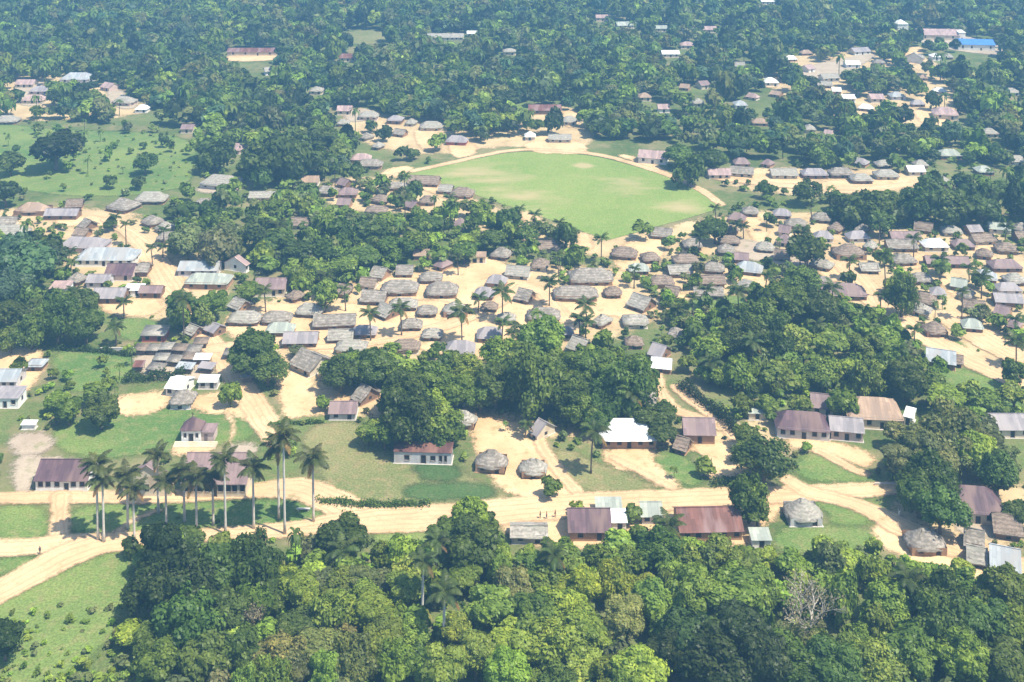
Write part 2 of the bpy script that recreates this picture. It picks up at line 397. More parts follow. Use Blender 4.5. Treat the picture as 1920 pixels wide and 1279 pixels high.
lawn('grass around the blue-grey house on the right', [(1720,640),(1800,690),(1900,720),(1920,780),(1840,760),(1740,700)])
lawn('green strip in the village centre right', [(1240,556),(1400,552),(1420,570),(1260,590)])
lawn('pale far clearing among the trees', [(630,60),(740,55),(745,80),(640,85)], 'dry', 'far_clearing')
lawn('green far clearing behind the football field', [(960,193),(1000,193),(1000,214),(965,214)], 'lawn', 'far_clearing')
lawn('green clearing near the blue-roofed compound', [(1600,128),(1680,125),(1700,140),(1610,145)], 'lawn', 'far_clearing')
lawn('green plot below the left cluster of roofs', [(205,597),(300,597),(300,640),(215,640)])
sheet('vegetable_plot', 'dark green vegetable beds in front of the long white building', M['crop'], [(765,868),(852,868),(868,902),(790,905)], kind='lawn')
sheet('vegetable_plot', 'green vegetable beds beside the main road', M['crop'], [(755,906),(905,904),(935,928),(880,940),(765,940)], kind='lawn')
sheet('football_pitch', 'bright green football pitch with worn brown patches', M['pitch'],
      [(742,332),(744,331),(800,318),(880,300),(962,284),(1050,287),(1120,293),(1190,312),(1250,330),(1310,358),(1356,386),(1358,388),(1300,407),(1225,427),(1143,450),(1140,452),(1050,418),(950,386),(850,351)], kind='pitch',
      wear=[(890,325,13,.6),(850,318,8,.3),(940,345,12,.3),(1010,372,12,.3),(1180,352,10,.6),(1275,395,8,.55),(1300,388,7,.35),(1095,311,3.0,1.6),(1060,340,25,.12),(985,385,8,.3)])

def soil(label, pts, mat='sand', name='sandy_yard'): sheet(name, label, M[mat], pts, kind='sand')
soil('pale sand between the village rows', [(425,588),(470,572),(560,566),(700,572),(830,556),(910,596),(965,620),(945,690),(900,672),(860,668),(740,645),(640,668),(560,650),(440,645),(420,615)])
soil('pale sand around the central thatched houses', [(690,530),(760,512),(860,506),(920,478),(960,500),(1000,540),(1080,538),(1160,516),(1190,545),(1240,580),(1190,605),(1130,585),(1085,640),(1050,640),(1040,610),(960,612),(880,600),(850,562),(740,566)])
soil('sand lane leading down from the field', [(1190,440),(1262,438),(1250,480),(1215,505),(1160,512),(1150,478)])
soil('bright sand patch below the field corner', [(1080,438),(1112,440),(1112,470),(1086,470)])
soil('cream sand yard by the grey gabled house', [(515,690),(535,655),(580,690),(592,735),(640,728),(672,762),(610,778),(560,786),(528,780)])
soil('large bright sand plaza in the middle of the village', [(850,745),(885,742),(895,775),(935,783),(1000,795),(1012,838),(1048,880),(1085,925),(1065,948),(985,942),(925,905),(890,850),(878,795)])
soil('broad bright sand ground beside the main road', [(940,948),(1200,930),(1450,914),(1482,920),(1472,962),(1405,1000),(1425,1032),(1375,1020),(1260,1018),(1180,1012),(1100,1030),(1040,1028),(960,1010),(935,985)])
soil('orange sand forecourt of the white-roofed hall', [(1128,836),(1236,842),(1222,868),(1250,890),(1285,918),(1250,920),(1195,886),(1125,868)])
soil('bright sand yard beside the mauve-roofed house', [(1285,838),(1352,822),(1392,850),(1402,880),(1362,907),(1310,890),(1330,862)])
soil('bright sand below the purple-grey house complex', [(1470,815),(1560,826),(1640,850),(1632,886),(1560,852),(1480,842)])
soil('wide pale sand lane on the right near side', [(1640,980),(1720,984),(1800,1016),(1930,1040),(1930,1105),(1840,1085),(1700,1066),(1640,1010)])
soil('pale sand before the purple hip-roofed house', [(1780,962),(1900,975),(1900,1010),(1800,1005)], 'bare')
soil('bright yard under the long grey house', [(1685,480),(1750,474),(1742,502),(1690,506)])
soil('bright yard between the right-hand huts', [(1755,518),(1800,518),(1832,556),(1788,566)])
soil('sand lane through the right-hand village', [(1530,488),(1580,486),(1605,522),(1548,534)])
soil('sand corner near the right-hand village', [(1828,450),(1885,452),(1865,482),(1830,478)])
soil('sand beside the blue-grey hut', [(1360,486),(1440,518),(1490,542),(1400,546)])
soil('pale strip by the central huts', [(1240,545),(1302,549),(1302,562),(1248,562)])
soil('sand path by the field corner', [(1392,392),(1442,420),(1432,470),(1394,430)])
soil('long sand yard before the grey shed', [(100,408),(206,404),(192,428),(108,426)])
soil('broad sand yard below the left cluster of roofs', [(178,560),(306,558),(306,594),(198,595)])
soil('sand yard by the long blue-grey house', [(315,484),(382,481),(382,497),(330,500)])
soil('sand yard at the left edge', [(-40,664),(78,648),(82,690),(60,738),(-40,745)])
soil('sand yard beside the bright white shed', [(215,745),(312,728),(322,765),(240,786),(218,776)])
soil('sandy ground beside the village street', [(345,742),(480,732),(505,805),(440,776),(370,776)])
soil('grey bare rectangle left of the chapel', [(18,808),(98,810),(97,852),(22,858)], 'bare', 'bare_plot')
soil('pale path beside the purple-roofed school', [(18,850),(165,862),(165,872),(62,876),(60,932),(25,930)], 'bare', 'bare_plot')
soil('sunny forecourt of the chapel', [(322,834),(398,833),(398,853),(318,853)])
soil('bare patch right of the chapel', [(424,831),(482,833),(480,852),(430,852)], 'bare', 'bare_plot')
soil('cream yard beyond the football field', [(770,240),(830,236),(832,284),(788,284)])
soil('sandy bank beyond the football field', [(838,266),(872,262),(905,284),(850,302)])
soil('sand at the left corner of the field', [(715,318),(775,309),(768,331),(718,336)])
soil('sand at the far end of the field', [(1005,253),(1082,260),(1115,292),(972,286)])
soil('sandy bank before the pink house', [(1145,288),(1215,298),(1268,334),(1235,322)])
soil('far cream yard on the right', [(1704,206),(1750,206),(1802,237),(1740,242)])
soil('sand strip below the field edge', [(770,335),(860,362),(900,380),(880,384),(800,362)])
soil('sand patch by the near edge of the field', [(972,396),(1012,400),(1016,418),(978,418)])
soil('sand along the right-hand row of houses', [(1320,318),(1500,322),(1520,348),(1330,342)])
soil('sand around the upper right row', [(1530,338),(1720,335),(1722,352),(1600,365),(1540,360)])
soil('far cream strip among trees', [(420,104),(523,102),(525,114),(425,117)])
soil('far yard in the upper left hamlet', [(25,160),(85,150),(95,195),(30,202)], 'bare')
soil('far sandy gap by the grey roofs', [(195,158),(215,160),(272,205),(205,205)], 'bare')
soil('sand strip by the left meadow', [(467,366),(540,362),(545,376),(470,382)])
soil('yard before the whitish hut', [(365,352),(448,350),(450,362),(372,364)], 'bare')
soil('compound ground by the blue roof', [(1715,52),(1870,78),(1900,102),(1850,104),(1720,84)], 'bare')
soil('far track near the white gable', [(1700,88),(1735,88),(1725,122),(1690,122)])
soil('market ground between the stalls', [(250,655),(398,655),(402,712),(330,716),(262,705)], 'bare', 'market_ground')
soil('sand between right-hand compounds', [(1370,440),(1500,480),(1530,500),(1480,505),(1380,480)], 'bare')
soil('far yards among the trees', [(1425,145),(1462,145),(1460,165),(1428,165)])
soil('far yards among the right trees', [(1505,125),(1610,105),(1640,95),(1640,110),(1560,150),(1500,150)], 'bare')
soil('far pale yard left of field', [(640,200),(700,205),(700,225),(650,232)], 'bare')
soil('far pale yard behind the field', [(1050,205),(1085,210),(1085,240),(1055,240)])

def road(name, label, pts, width, mat='road'): sheet(name, label, M[mat], pts, width)
road('dirt_track', 'narrow track round the left and far edge of the football pitch', [(718,334),(800,316),(880,298),(965,280),(1050,283),(1125,290),(1200,311),(1262,332),(1318,358),(1352,384)], 4.2)
road('dirt_track', 'sandy track along the upper right houses', [(1335,332),(1420,345),(1520,352),(1620,355),(1725,345)], 6)
road('dirt_road', 'village street rising past the market stalls', [(518,830,5),(508,812,7),(470,748,8),(430,692,7),(396,645,7),(372,608,7),(345,575,8),(320,535,11),(300,505,10),(278,470,9),(250,442,7),(222,424,6),(200,412,5)], 7)
road('dirt_road', 'right-hand village street running down to the right', [(1590,500),(1622,540),(1660,585),(1705,615),(1760,645),(1830,682),(1925,722)], 10)
road('dirt_road', 'side street crossing the right-hand village', [(1790,600),(1850,640),(1900,665)], 12)
road('dirt_road', 'sandy street between the village rows', [(400,655),(520,640),(600,650),(720,640),(850,610),(950,560),(1000,530),(1060,600)], 6)
road('dirt_track', 'lane from the centre down to the hall', [(1225,690),(1235,730),(1262,770),(1300,782),(1350,802)], 4)
road('dirt_track', 'lane along the dark hedge', [(1268,728),(1310,760),(1350,790),(1380,822)], 4)
road('footpath', 'pale footpath beside the sand plaza', [(1000,800),(1022,850),(1052,890),(1085,928)], 3.2)
road('footpath', 'pale footpath from the white-roofed hall to the road', [(1150,860),(1190,880),(1225,898),(1262,918)], 2.2)
road('footpath', 'pale footpath below the house complex', [(1535,848),(1570,866),(1605,885),(1620,888)], 3.2)
road('footpath', 'thin path across the chapel lawn', [(425,775),(438,795),(438,815),(428,835)], 0.9)
road('footpath', 'diagonal path under the palm avenue', [(215,1005),(250,975),(300,958)], 1.5)
road('dirt_road', 'upper dirt road past the purple-roofed school', [(-40,936,5),(170,934,5),(330,934,5),(490,920,6),(560,915,9),(612,935,9),(665,962,9),(740,978,8)], 6)
road('dirt_road', 'short dirt road joining the two roads', [(112,932),(112,980),(110,1025)], 4.2)
road('dirt_road', 'left dirt road above the grass triangle', [(-40,1030),(40,1028),(110,1020),(200,1016)], 6)
road('dirt_road', 'main dirt road crossing the village', [(-40,1132,8),(60,1078,8),(130,1040,9),(190,1020,8),(300,1010,4.5),(450,1001,4.5),(560,994,6),(650,983,9),(760,975,10),(880,968,10),(1000,955,10),(1150,944,9),(1300,938,8),(1450,930,7),(1560,924,6),(1720,914,5)], 8)
road('dirt_road', 'dirt road branching to the lower right', [(1478,902,4),(1510,925,5),(1580,938,5),(1650,968,6),(1720,1004,8),(1800,1030,8),(1940,1075,8)], 6)
road('dirt_track', 'track past the purple hip-roofed house', [(1740,900,4),(1790,895,6),(1840,890,6)], 5, 'bare')
# ------------------------------------------------------------------ houses
LAND = []                                 # landmarks for telling things apart: (name, photo x, photo y)
HOUSES = []                               # footprint and visible box of every building
def roof_gable(w, d, wh, rh, ov, th, jit, rnd):
    m = MB(); nx = max(3, int(w/1.6)) if jit else 2
    D = d/2 + ov; W = w/2 + ov*0.8; e0 = wh - rh*ov/(d/2)*0.9
    for sgn in (-1, 1):
        vs, fs = [], []
        ny = 4 if jit else 1
        for i in range(nx+1):
            for j in range(ny+1):
                t = j/ny; x = -W + 2*W*i/nx; y = sgn*D*(1-t); z = e0 + (wh + rh - e0)*t
                z += (rnd.uniform(-1, 1)*jit if 0 < j else rnd.uniform(-1, .5)*jit) + (-jit*1.2*math.sin(math.pi*t))
                vs.append((x, y, z)); vs.append((x, y*0.985, z - th))
        q = lambda i, j, k: (i*(ny+1) + j)*2 + k
        for i in range(nx):
            for j in range(ny):
                fs += [(q(i,j,0), q(i+1,j,0), q(i+1,j+1,0), q(i,j+1,0)), (q(i,j,1), q(i,j+1,1), q(i+1,j+1,1), q(i+1,j,1))]
            fs.append((q(i,0,0), q(i,0,1), q(i+1,0,1), q(i+1,0,0)))
        for j in range(ny):
            for i in (0, nx): fs.append((q(i,j,0), q(i,j+1,0), q(i,j+1,1), q(i,j,1)))
        m.add(vs, fs)
    r0 = wh + rh
    m.box(-W, W, -0.14, 0.14, r0 - 0.05, r0 + 0.08)       # ridge cap
    return m
def roof_hip(w, d, wh, rh, ov, th, n, ridge, jit, rnd):
    m = MB(); K = 32; L = 6 if n < 8 else 2
    W = w/2 + ov; D = d/2 + ov; rl = max(0.0, ridge)
    e0 = wh - 0.25 - ov*0.25
    def pt(a, k):
        c, s = math.cos(a), math.sin(a); r = (abs(c)**n + abs(s)**n)**(-1.0/n)
        return c*r*W, s*r*D
    ang = [i*2*math.pi/K for i in range(K)]
    rings = []
    for l in range(L+1):
        t = l/L; ring = []
        for a in ang:
            x, y = pt(a, n)
            xr = max(-rl, min(rl, x))
            px_ = x*(1-t) + xr*t; py_ = y*(1-t)
            z = e0 + (wh + rh - e0)*(t if n >= 8 else (t**1.08))
            if l < L: z += rnd.uniform(-1, 1)*jit; px_ += rnd.uniform(-1, 1)*jit; py_ += rnd.uniform(-1, 1)*jit
            ring.append((px_, py_, z))
        rings.append(ring)
    low = [(x*0.985, y*0.985, z - th) for x, y, z in rings[0]]
    inn = [(x*0.72, y*0.72, z + 0.15) for x, y, z in low]
    R = [inn, low] + rings
    vs = [p for r in R for p in r]; fs = []
    for i in range(len(R)-1):
        for k in range(K): fs.append((i*K+k, i*K+(k+1) % K, (i+1)*K+(k+1) % K, (i+1)*K+k))
    m.add(vs, fs)
    return m
def front_wall(m, w, y, wh, ops, dy=1, th=0.2):
    """A wall along X at depth y with real openings: ops = (x0, x1, z0, z1)."""
    ops = sorted(ops); x = -w/2
    def q(x0, x1, z0, z1):
        if x1 - x0 > 1e-4 and z1 - z0 > 1e-4: m.add([(x0,y,z0),(x1,y,z0),(x1,y,z1),(x0,y,z1)], [(0,1,2,3)])
    for (a, b, z0, z1) in ops:
        q(x, a, -0.1, wh); q(a, b, -0.1, z0); q(a, b, z1, wh)
        Y = y + dy*th
        m.add([(a,y,z0),(a,Y,z0),(a,Y,z1),(a,y,z1)], [(0,1,2,3)]); m.add([(b,y,z0),(b,Y,z0),(b,Y,z1),(b,y,z1)], [(3,2,1,0)])
        m.add([(a,y,z1),(b,y,z1),(b,Y,z1),(a,Y,z1)], [(0,1,2,3)]); m.add([(a,y,z0),(b,y,z0),(b,Y,z0),(a,Y,z0)], [(3,2,1,0)])
        x = b
    q(x, w/2, -0.1, wh)
def building(kind, cx, by, wpx, d, rot, wh, rh, style, roof, wall, label=None, land=None, nopen=None, ov=None, ops=None, steps=False, porch=False):
    rnd = random.Random(int(cx*7 + by*13))
    s = S(by); w = wpx/s; a = R_(rot)
    ca, sa = abs(math.cos(a)), abs(math.sin(a))
    w = max(2.0, (w - d*sa*0.8)/max(ca, 0.45)) if abs(rot) > 8 else w
    x, y = G(cx, by); y += (d*ca + w*sa)/2
    if by < 740: rh *= .86
    name = {'house': 'house', 'hut': 'hut', 'shed': 'shed', 'stall': 'market_stall', 'hall': 'hall', 'school': 'school', 'chapel': 'chapel', 'church': 'church'}[kind]
    root = link(name, None, loc=(x, y, 0.0), rz=a); root.empty_display_size = 1
    rword, rmat = ROOF[roof]; wm = WALL[wall]
    thatch = roof[0] == 't' and roof != 'ta'
    if ov is None: ov = 0.75 if thatch else 0.5
    th = 0.28 if thatch else 0.10; jit = 0.19 if thatch else 0.025
    near = s > 5.0
    # openings on the front
    if ops is None:
        ops = []; n = nopen if nopen is not None else (max(1, int(w/3.2)) if kind != 'stall' else 0)
        dk = n//2
        for i in range(n):
            c = -w/2 + w*(i + 0.5)/n + rnd.uniform(-.2, .2)
            ops.append((c-0.5, c+0.5, 0.0, min(1.95, wh*0.88)) if i == dk else (c-0.55, c+0.55, wh*0.38, wh*0.78))
    ops = [(a0, b0, z0, min(z1, wh - 0.12)) for a0, b0, z0, z1 in ops if a0 > -w/2 + 0.1 and b0 < w/2 - 0.1]
    wb = MB()
    if kind == 'stall':
        for sx in (-1, 1):
            for sy in (-1, 1):
                pb = MB().box(sx*(w/2-.1)-.06, sx*(w/2-.1)+.06, sy*(d/2-.1)-.06, sy*(d/2-.1)+.06, -0.05, wh)
                link('post', pb.mesh('post', M['frame']), root)
        tb = MB().box(-w/2+.25, w/2-.25, -d/2+.2, d/2-.5, 0.75, 0.85).box(-w/2+.4, w/2-.4, -d/2+.3, -d/2+.4, 0, .75)
        link('counter', tb.mesh('counter', M['frame']), root)
        goods = MB()
        for k in range(5):
            gx = -w/2+.5 + (w-1.0)*k/4; goods.box(gx-.18, gx+.18, -d/2+.3, -d/2+.7, 0.85, 0.85 + rnd.uniform(.1, .3))
        link('goods', goods.mesh('goods', M['cloth']), root)
    else:
        front_wall(wb, w, -d/2, wh, ops)
        wb.add([(-w/2,d/2,-.1),(w/2,d/2,-.1),(w/2,d/2,wh),(-w/2,d/2,wh)], [(3,2,1,0)])
        for sx in (-1, 1):
            X = sx*w/2
            if style == 'gable':
                zz = wh + rh*0.93
                wb.add([(X,-d/2,-.1),(X,d/2,-.1),(X,d/2,wh),(X,0,zz),(X,-d/2,wh)], [(0,1,2,3,4) if sx > 0 else (4,3,2,1,0)])
            else:
                wb.add([(X,-d/2,-.1),(X,d/2,-.1),(X,d/2,wh),(X,-d/2,wh)], [(0,1,2,3) if sx > 0 else (3,2,1,0)])
        link('wall', wb.mesh('wall', wm), root)
        for (a0, b0, z0, z1) in ops:
            isdoor = z0 < 0.3
            fr = MB(); y0 = -d/2 - 0.04; y1 = -d/2 + 0.03; t = 0.09
            fr.box(a0-t, a0-.003, y0, y1, z0, z1); fr.box(b0+.003, b0+t, y0, y1, z0, z1); fr.box(a0-t, b0+t, y0, y1, z1+.003, z1+t)
            if not isdoor: fr.box(a0-t, b0+t, y0-.05, y1, z0-t, z0-.003)
            f = link('door' if isdoor else 'window', fr.mesh('opening_frame', M['frame']), root)
            pn = MB().box(a0+.002, b0-.002, -d/2+.12, -d/2+.17, z0+.002, z1-.002)
            if isdoor: pn.box((a0+b0)/2+.25, (a0+b0)/2+.31, -d/2+.07, -d/2+.12, z0+.95, z0+1.05)
            else: pn.box((a0+b0)/2-.025, (a0+b0)/2+.025, -d/2+.10, -d/2+.12, z0+.01, z1-.01)
            link('leaf' if isdoor else 'pane', pn.mesh('panel', M['pane']), f)
        if near:                                     # openings on the end walls too
            for sx in (-1, 1):
                if rnd.random() < .75 and d > 4:
                    b = MB(); X = sx*w/2; b.box(min(X, X+sx*.05), max(X, X+sx*.05), -.5, .5, wh*.38, wh*.78)
                    link('window', b.mesh('end_window', M['dark']), root)
        pl = MB().box(-w/2-.25, w/2+.25, -d/2-.3, d/2+.25, -.2, 0.12)
        link('plinth', pl.mesh('plinth', M['concrete'] if wall in ('wh', 'cr', 'gr', 'pi') else WALL['mu']), root)
    if style == 'gable': rm = roof_gable(w, d, wh, rh, ov, th, jit, rnd)
    elif style == 'hip': rm = roof_hip(w, d, wh, rh, ov, th, 6.5 if thatch else 14, max(0, w/2 - d/2*0.7), jit, rnd)
    elif style == 'round': rm = roof_hip(w, d, wh, rh, ov, th, 2.3, max(0, w/2 - d/2)*0.8 + 0.25, jit, rnd)
    elif style == 'pyramid': rm = roof_hip(w, d, wh, rh, ov, th, 14, 0.0, jit, rnd)
    else:                                            # one slope, falling to the front
        rm = MB(); W, D = w/2+ov*.6, d/2+ov*.6; z0, z1 = wh, wh+rh
        rm.add([(-W,-D,z0),(W,-D,z0),(W,D,z1),(-W,D,z1),(-W,-D,z0-th),(W,-D,z0-th),(W,D,z1-th),(-W,D,z1-th)],
               [(0,1,2,3),(7,6,5,4),(0,4,5,1),(1,5,6,2),(2,6,7,3),(3,7,4,0)])
        if kind != 'stall':
            fm = MB()
            for sx in (-1, 1):
                X = sx*(w/2-.01); fm.add([(X,-d/2,wh-.05),(X,d/2,wh-.05),(X,d/2,z1-th)], [(0,1,2)])
            fm.add([(-w/2,d/2-.01,wh-.05),(w/2,d/2-.01,wh-.05),(w/2,d/2-.01,z1-th),(-w/2,d/2-.01,z1-th)], [(0,1,2,3)])
            link('gable', fm.mesh('gable', wm), root)
    link('roof', rm.mesh('roof', rmat, smooth=thatch and style != 'gable'), root)
    if porch:
        pb = MB().box(-w*.3, w*.3, -d/2-2.0, -d/2+.1, wh-.35, wh-.25); link('porch_roof', pb.mesh('porch_roof', rmat), root)
        for sx in (-.28, 0, .28):
            pp = MB().box(sx*w-.08, sx*w+.08, -d/2-1.9, -d/2-1.74, -.05, wh-.36); link('porch_post', pp.mesh('porch_post', M['frame']), root)
    cat = {'market_stall': 'stall'}.get(name, name)
    tag(root, label, cat, {'hut': 'thatched huts of the village', 'house': 'houses of the village', 'market_stall': 'stalls of the market', 'shed': 'sheds of the village'}.get(name))
    top = PX(x, y, wh + rh)[1]
    HOUSES.append(dict(o=root, x=x, y=y, w=w, d=d, rot=a, R=math.hypot(w, d)/2, box=(cx-wpx/2-2, top, cx+wpx/2+2, by+1), px=cx, py=(by+top)/2, by=by, rword=rword, style=style, kind=name, auto=label is None, s=s))
    if land: LAND.append((land, cx, (by+top)/2))
    return root, w, d, wh, rh

B = building
# --- near row and the road
B('school', 115, 921, 96, 8.5, 0, 3.0, 2.6, 'gable', 'pu', 'wh', 'long school with dark purple gable roof and white wall on the upper dirt road', 'purple-roofed school', nopen=6)
B('hall', 793, 872, 108, 4.2, -3, 3.2, 0.35, 'shed', 'ma', 'gr', 'long pale grey building with dark square openings under the big tree', 'long grey-walled building', ops=[(-4.6,-3.4,.9,2.2),(-.4,.8,0,2.3),(2.0,3.2,.9,2.2),(4.2,4.9,.7,2.3),(5.5,6.1,.7,2.3)], ov=.35)
B('hall', 1180, 842, 100, 9.5, 0, 3.0, 2.7, 'hip', 'wh', 'mu', 'broad hall with bright white hipped metal roof and reddish wall', 'white-roofed hall', nopen=5, ov=.9)
B('house', 1313, 834, 56, 6.5, -2, 3.0, 2.5, 'gable', 'mv', 'mu', 'mauve gable-roofed house with ochre wall beside a bright sand yard', 'mauve-roofed house', ops=[(-.5,.5,0,2.1)])
B('hall', 1333, 1016, 116, 9.0, 2, 2.6, 2.6, 'gable', 'rd', 'mu', 'long red-brown roofed house with ochre wall beside the main road', 'red-brown longhouse', nopen=5)
B('house', 1106, 1016, 76, 8.0, 0, 2.7, 2.7, 'gable', 'pu', 'mu', 'purple-grey gabled house with ochre front beside the main road', 'purple-grey roadside house', nopen=2)
B('shed', 1161, 998, 26, 4.0, 0, 2.4, .6, 'shed', 'wh', 'wh', 'small white annex against the purple-grey roadside house', None, nopen=1)
B('shed', 1142, 969, 46, 3.5, 0, 2.0, .6, 'shed', 'gg', 'cr', 'low pale shed behind the purple-grey roadside house', None, nopen=2)
B('house', 1222, 984, 36, 5.0, 0, 2.4, 1.6, 'gable', 'gg', 'gr', 'green-grey roofed cottage between the two long roadside houses', None, nopen=2)
B('shed', 992, 1020, 62, 4.5, 0, 2.1, .8, 'gable', 'tp', 'gr', 'low shed with pale roof below the sand by the road', 'low pale roadside shed', nopen=2)
B('shed', 1428, 1029, 34, 3.5, 0, 2.1, .5, 'shed', 'gg', 'wh', 'small white flat-roofed shed right of the red-brown longhouse', 'small white shed', nopen=1)
B('hut', 1512, 988, 60, 7.0, 0, 1.9, 2.9, 'round', 'tp', 'gr', 'round hut with pale grey thatch beside the green wedge', 'pale round hut', nopen=2)
B('house', 1842, 988, 100, 10.0, -8, 3.1, 3.3, 'hip', 'pu', 'cr', 'large purple hip-roofed house with cream walls behind the dark trees', 'purple hip-roofed house', nopen=5)
B('hut', 1743, 1044, 66, 6.5, 0, 2.0, 2.5, 'round', 'tg', 'mu', 'grey thatched hut with orange-brown wall on the wide pale lane', 'orange-walled hut', nopen=2)
B('hut', 1836, 1038, 38, 5.0, -22, 1.9, 2.0, 'gable', 'tg', 'br', 'small grey gabled hut on the lane above the white-fronted hut', None, nopen=1)
B('hut', 1840, 1068, 36, 4.2, -20, 1.9, 1.7, 'gable', 'tp', 'br', 'small pale gabled hut at the lower end of the wide lane', None, nopen=1)
B('house', 1900, 1090, 64, 7.5, -20, 2.3, 2.5, 'gable', 'bg', 'mu', 'bluish pale roofed house cut by the right edge of the photo', 'right-edge bluish house', nopen=2)
B('hut', 1899, 1016, 52, 6.0, -15, 2.1, 2.2, 'gable', 'tb', 'br', 'brown gabled hut on the lane below the purple hip-roofed house', None, nopen=1)
# --- the complex on the right
B('house', 1512, 828, 96, 8.0, -8, 3.0, 2.7, 'hip', 'pu', 'gr', 'wide purple-grey hip-roofed house above the bright sand', 'purple-grey complex', nopen=5)
B('house', 1594, 830, 64, 7.0, -10, 2.9, 1.8, 'gable', 'la', 'pi', 'lower wing with bluish roof joined to the purple-grey house', None, nopen=3)
B('hall', 1648, 808, 98, 11.0, -6, 3.2, 3.0, 'hip', 'ta', 'cr', 'big tan hip-roofed hall with cream wall at the wood edge', 'big tan-roofed hall', nopen=4)
B('house', 1547, 782, 44, 6.0, -12, 2.6, 2.2, 'gable', 'mv', 'cr', 'mauve-roofed house behind the purple-grey complex', None, nopen=2)
B('shed', 1711, 800, 24, 4.0, -30, 2.4, .8, 'shed', 'wh', 'wh', 'small whitish shed at the end of the big tan-roofed hall', None, nopen=1)
B('house', 1898, 822, 70, 7.0, 0, 2.7, 2.2, 'gable', 'la', 'cr', 'lavender-grey roofed house at the right edge behind bushes', 'right-edge lavender house', nopen=3)
B('shed', 1420, 788, 32, 4.0, 0, 2.0, .8, 'shed', 'gg', 'cr', 'small green-grey roofed shed at the foot of the right wood', None, nopen=1)
B('hut', 1284, 854, 30, 4.5, -30, 1.9, 1.6, 'gable', 'tb', 'br', 'small dark hut just below the mauve-roofed house', None, nopen=1)
# --- sand plaza
B('hut', 921, 890, 54, 6.0, -8, 1.9, 2.7, 'round', 'tg', 'mu', 'large round hut with tall grey thatch on the sand plaza', 'large plaza hut', nopen=2)
B('hut', 1000, 898, 44, 5.4, 0, 1.8, 2.0, 'round', 'tp', 'mu', 'round thatched hut with orange wall right of the plaza', 'orange round hut by the footpath', nopen=1)
B('hut', 1018, 828, 40, 6.5, -48, 1.9, 2.2, 'gable', 'la', 'cr', 'lavender-grey gabled hut at the far corner of the sand plaza', 'lavender hut of the plaza', nopen=1)
B('hut', 868, 806, 44, 5.5, -8, 1.8, 2.0, 'round', 'tp', 'mu', 'pale round hut at the far left corner of the plaza', None, nopen=1)
B('hut', 862, 764, 22, 3.6, 0, 1.7, 1.5, 'round', 'la', 'cr', 'tiny pale hut at the head of the sand plaza', None, nopen=1)
# --- chapel, church, palms
B('house', 338, 768, 36, 6.0, 0, 2.2, 2.0, 'hip', 'tg', 'gr', 'grey thatched house in front of the bright white shed', None, nopen=1)
B('shed', 330, 746, 40, 7.0, -12, 2.6, 1.2, 'gable', 'wh', 'wh', 'shed with bright white metal roof above the chapel lawn', 'bright white shed', nopen=2)
B('shed', 389, 730, 34, 3.2, 0, 2.2, .6, 'shed', 'wh', 'gr', 'narrow white-roofed stall beside the village street', None, nopen=2)
B('shed', 53, 806, 24, 1.6, 0, 1.5, .3, 'shed', 'wh', 'wh', 'tiny white roofed lean-to above the grey bare plot', None, nopen=0)
# --- left edge
B('house', 8, 730, 44, 7.0, 0, 2.6, 2.0, 'gable', 'bg', 'gr', 'blue-grey roofed house at the left edge of the sand yard', 'blue-grey house at the left edge', nopen=3)
B('house', 10, 766, 48, 5.5, 0, 3.0, .6, 'shed', 'la', 'wh', 'white walled house with dark openings below the blue-grey house', None, nopen=3)
B('shed', 63, 697, 30, 4.5, 0, 2.0, 1.0, 'hip', 'bg', 'br', 'low dark-walled shed with shiny roof on the left sand yard', None, nopen=1)
B('hut', 12, 450, 62, 8.0, 0, 2.0, 3.2, 'hip', 'tp', 'br', 'large pale thatched hut at the left edge above the bluish trees', None, nopen=2)
B('house', 113, 413, 60, 6.0, 0, 2.2, 2.0, 'gable', 'la', 'br', 'long lavender-grey house along the sand yard', None, nopen=3)
B('hut', 55, 405, 60, 8.0, 0, 2.0, 3.0, 'round', 'ta', 'br', 'tan round roof beside the dark trees at the left', None, nopen=1)
# --- left cluster
B('house', 150, 477, 84, 9.0, -6, 2.6, 2.6, 'hip', 'la', 'pi', 'pale lavender hip-roofed house at the back of the left cluster', None, nopen=4)
B('house', 195, 500, 108, 10.0, 0, 2.8, 3.0, 'hip', 'bg', 'wh', 'big pale blue-grey roofed house with white wall in the left cluster', 'big pale clustered house', nopen=7)
B('house', 222, 527, 50, 8.0, 0, 2.4, 2.8, 'gable', 'pu', 'pi', 'violet-roofed house in the left cluster', None, nopen=2)
B('house', 182, 541, 40, 6.0, 0, 2.4, 1.8, 'gable', 'la', 'gr', 'small lavender roof left of the violet-roofed house', None, nopen=2)
B('house', 201, 571, 58, 7.5, 0, 2.4, 2.2, 'gable', 'la', 'br', 'grey gabled house on the broad sand yard', 'grey house by the yard', nopen=3)
B('shed', 249, 556, 32, 4.0, 0, 2.2, .7, 'shed', 'wh', 'wh', 'white-roofed shed on the edge of the broad sand yard', None, nopen=2)
B('house', 281, 560, 40, 5.0, 0, 2.3, 1.5, 'gable', 'mv', 'br', 'mauve roof beside the white shed on the sand yard', None, nopen=2)
B('house', 254, 519, 42, 6.0, 0, 2.3, 1.8, 'gable', 'tg', 'br', 'grey roof right of the violet-roofed house', None, nopen=1)
B('house', 110, 555, 34, 5.0, 0, 2.6, .8, 'shed', 'pk', 'wh', 'pale walled house half hidden left of the sand yard', None, nopen=1)
B('house', 370, 519, 72, 8.0, 0, 2.5, 2.0, 'gable', 'bg', 'gr', 'long blue-grey house right of the village street', 'long blue-grey house', nopen=4)
B('house', 386, 544, 80, 8.0, -3, 2.5, 2.2, 'hip', 'gg', 'mu', 'green-grey hip-roofed house below the long blue-grey house', None, nopen=3)
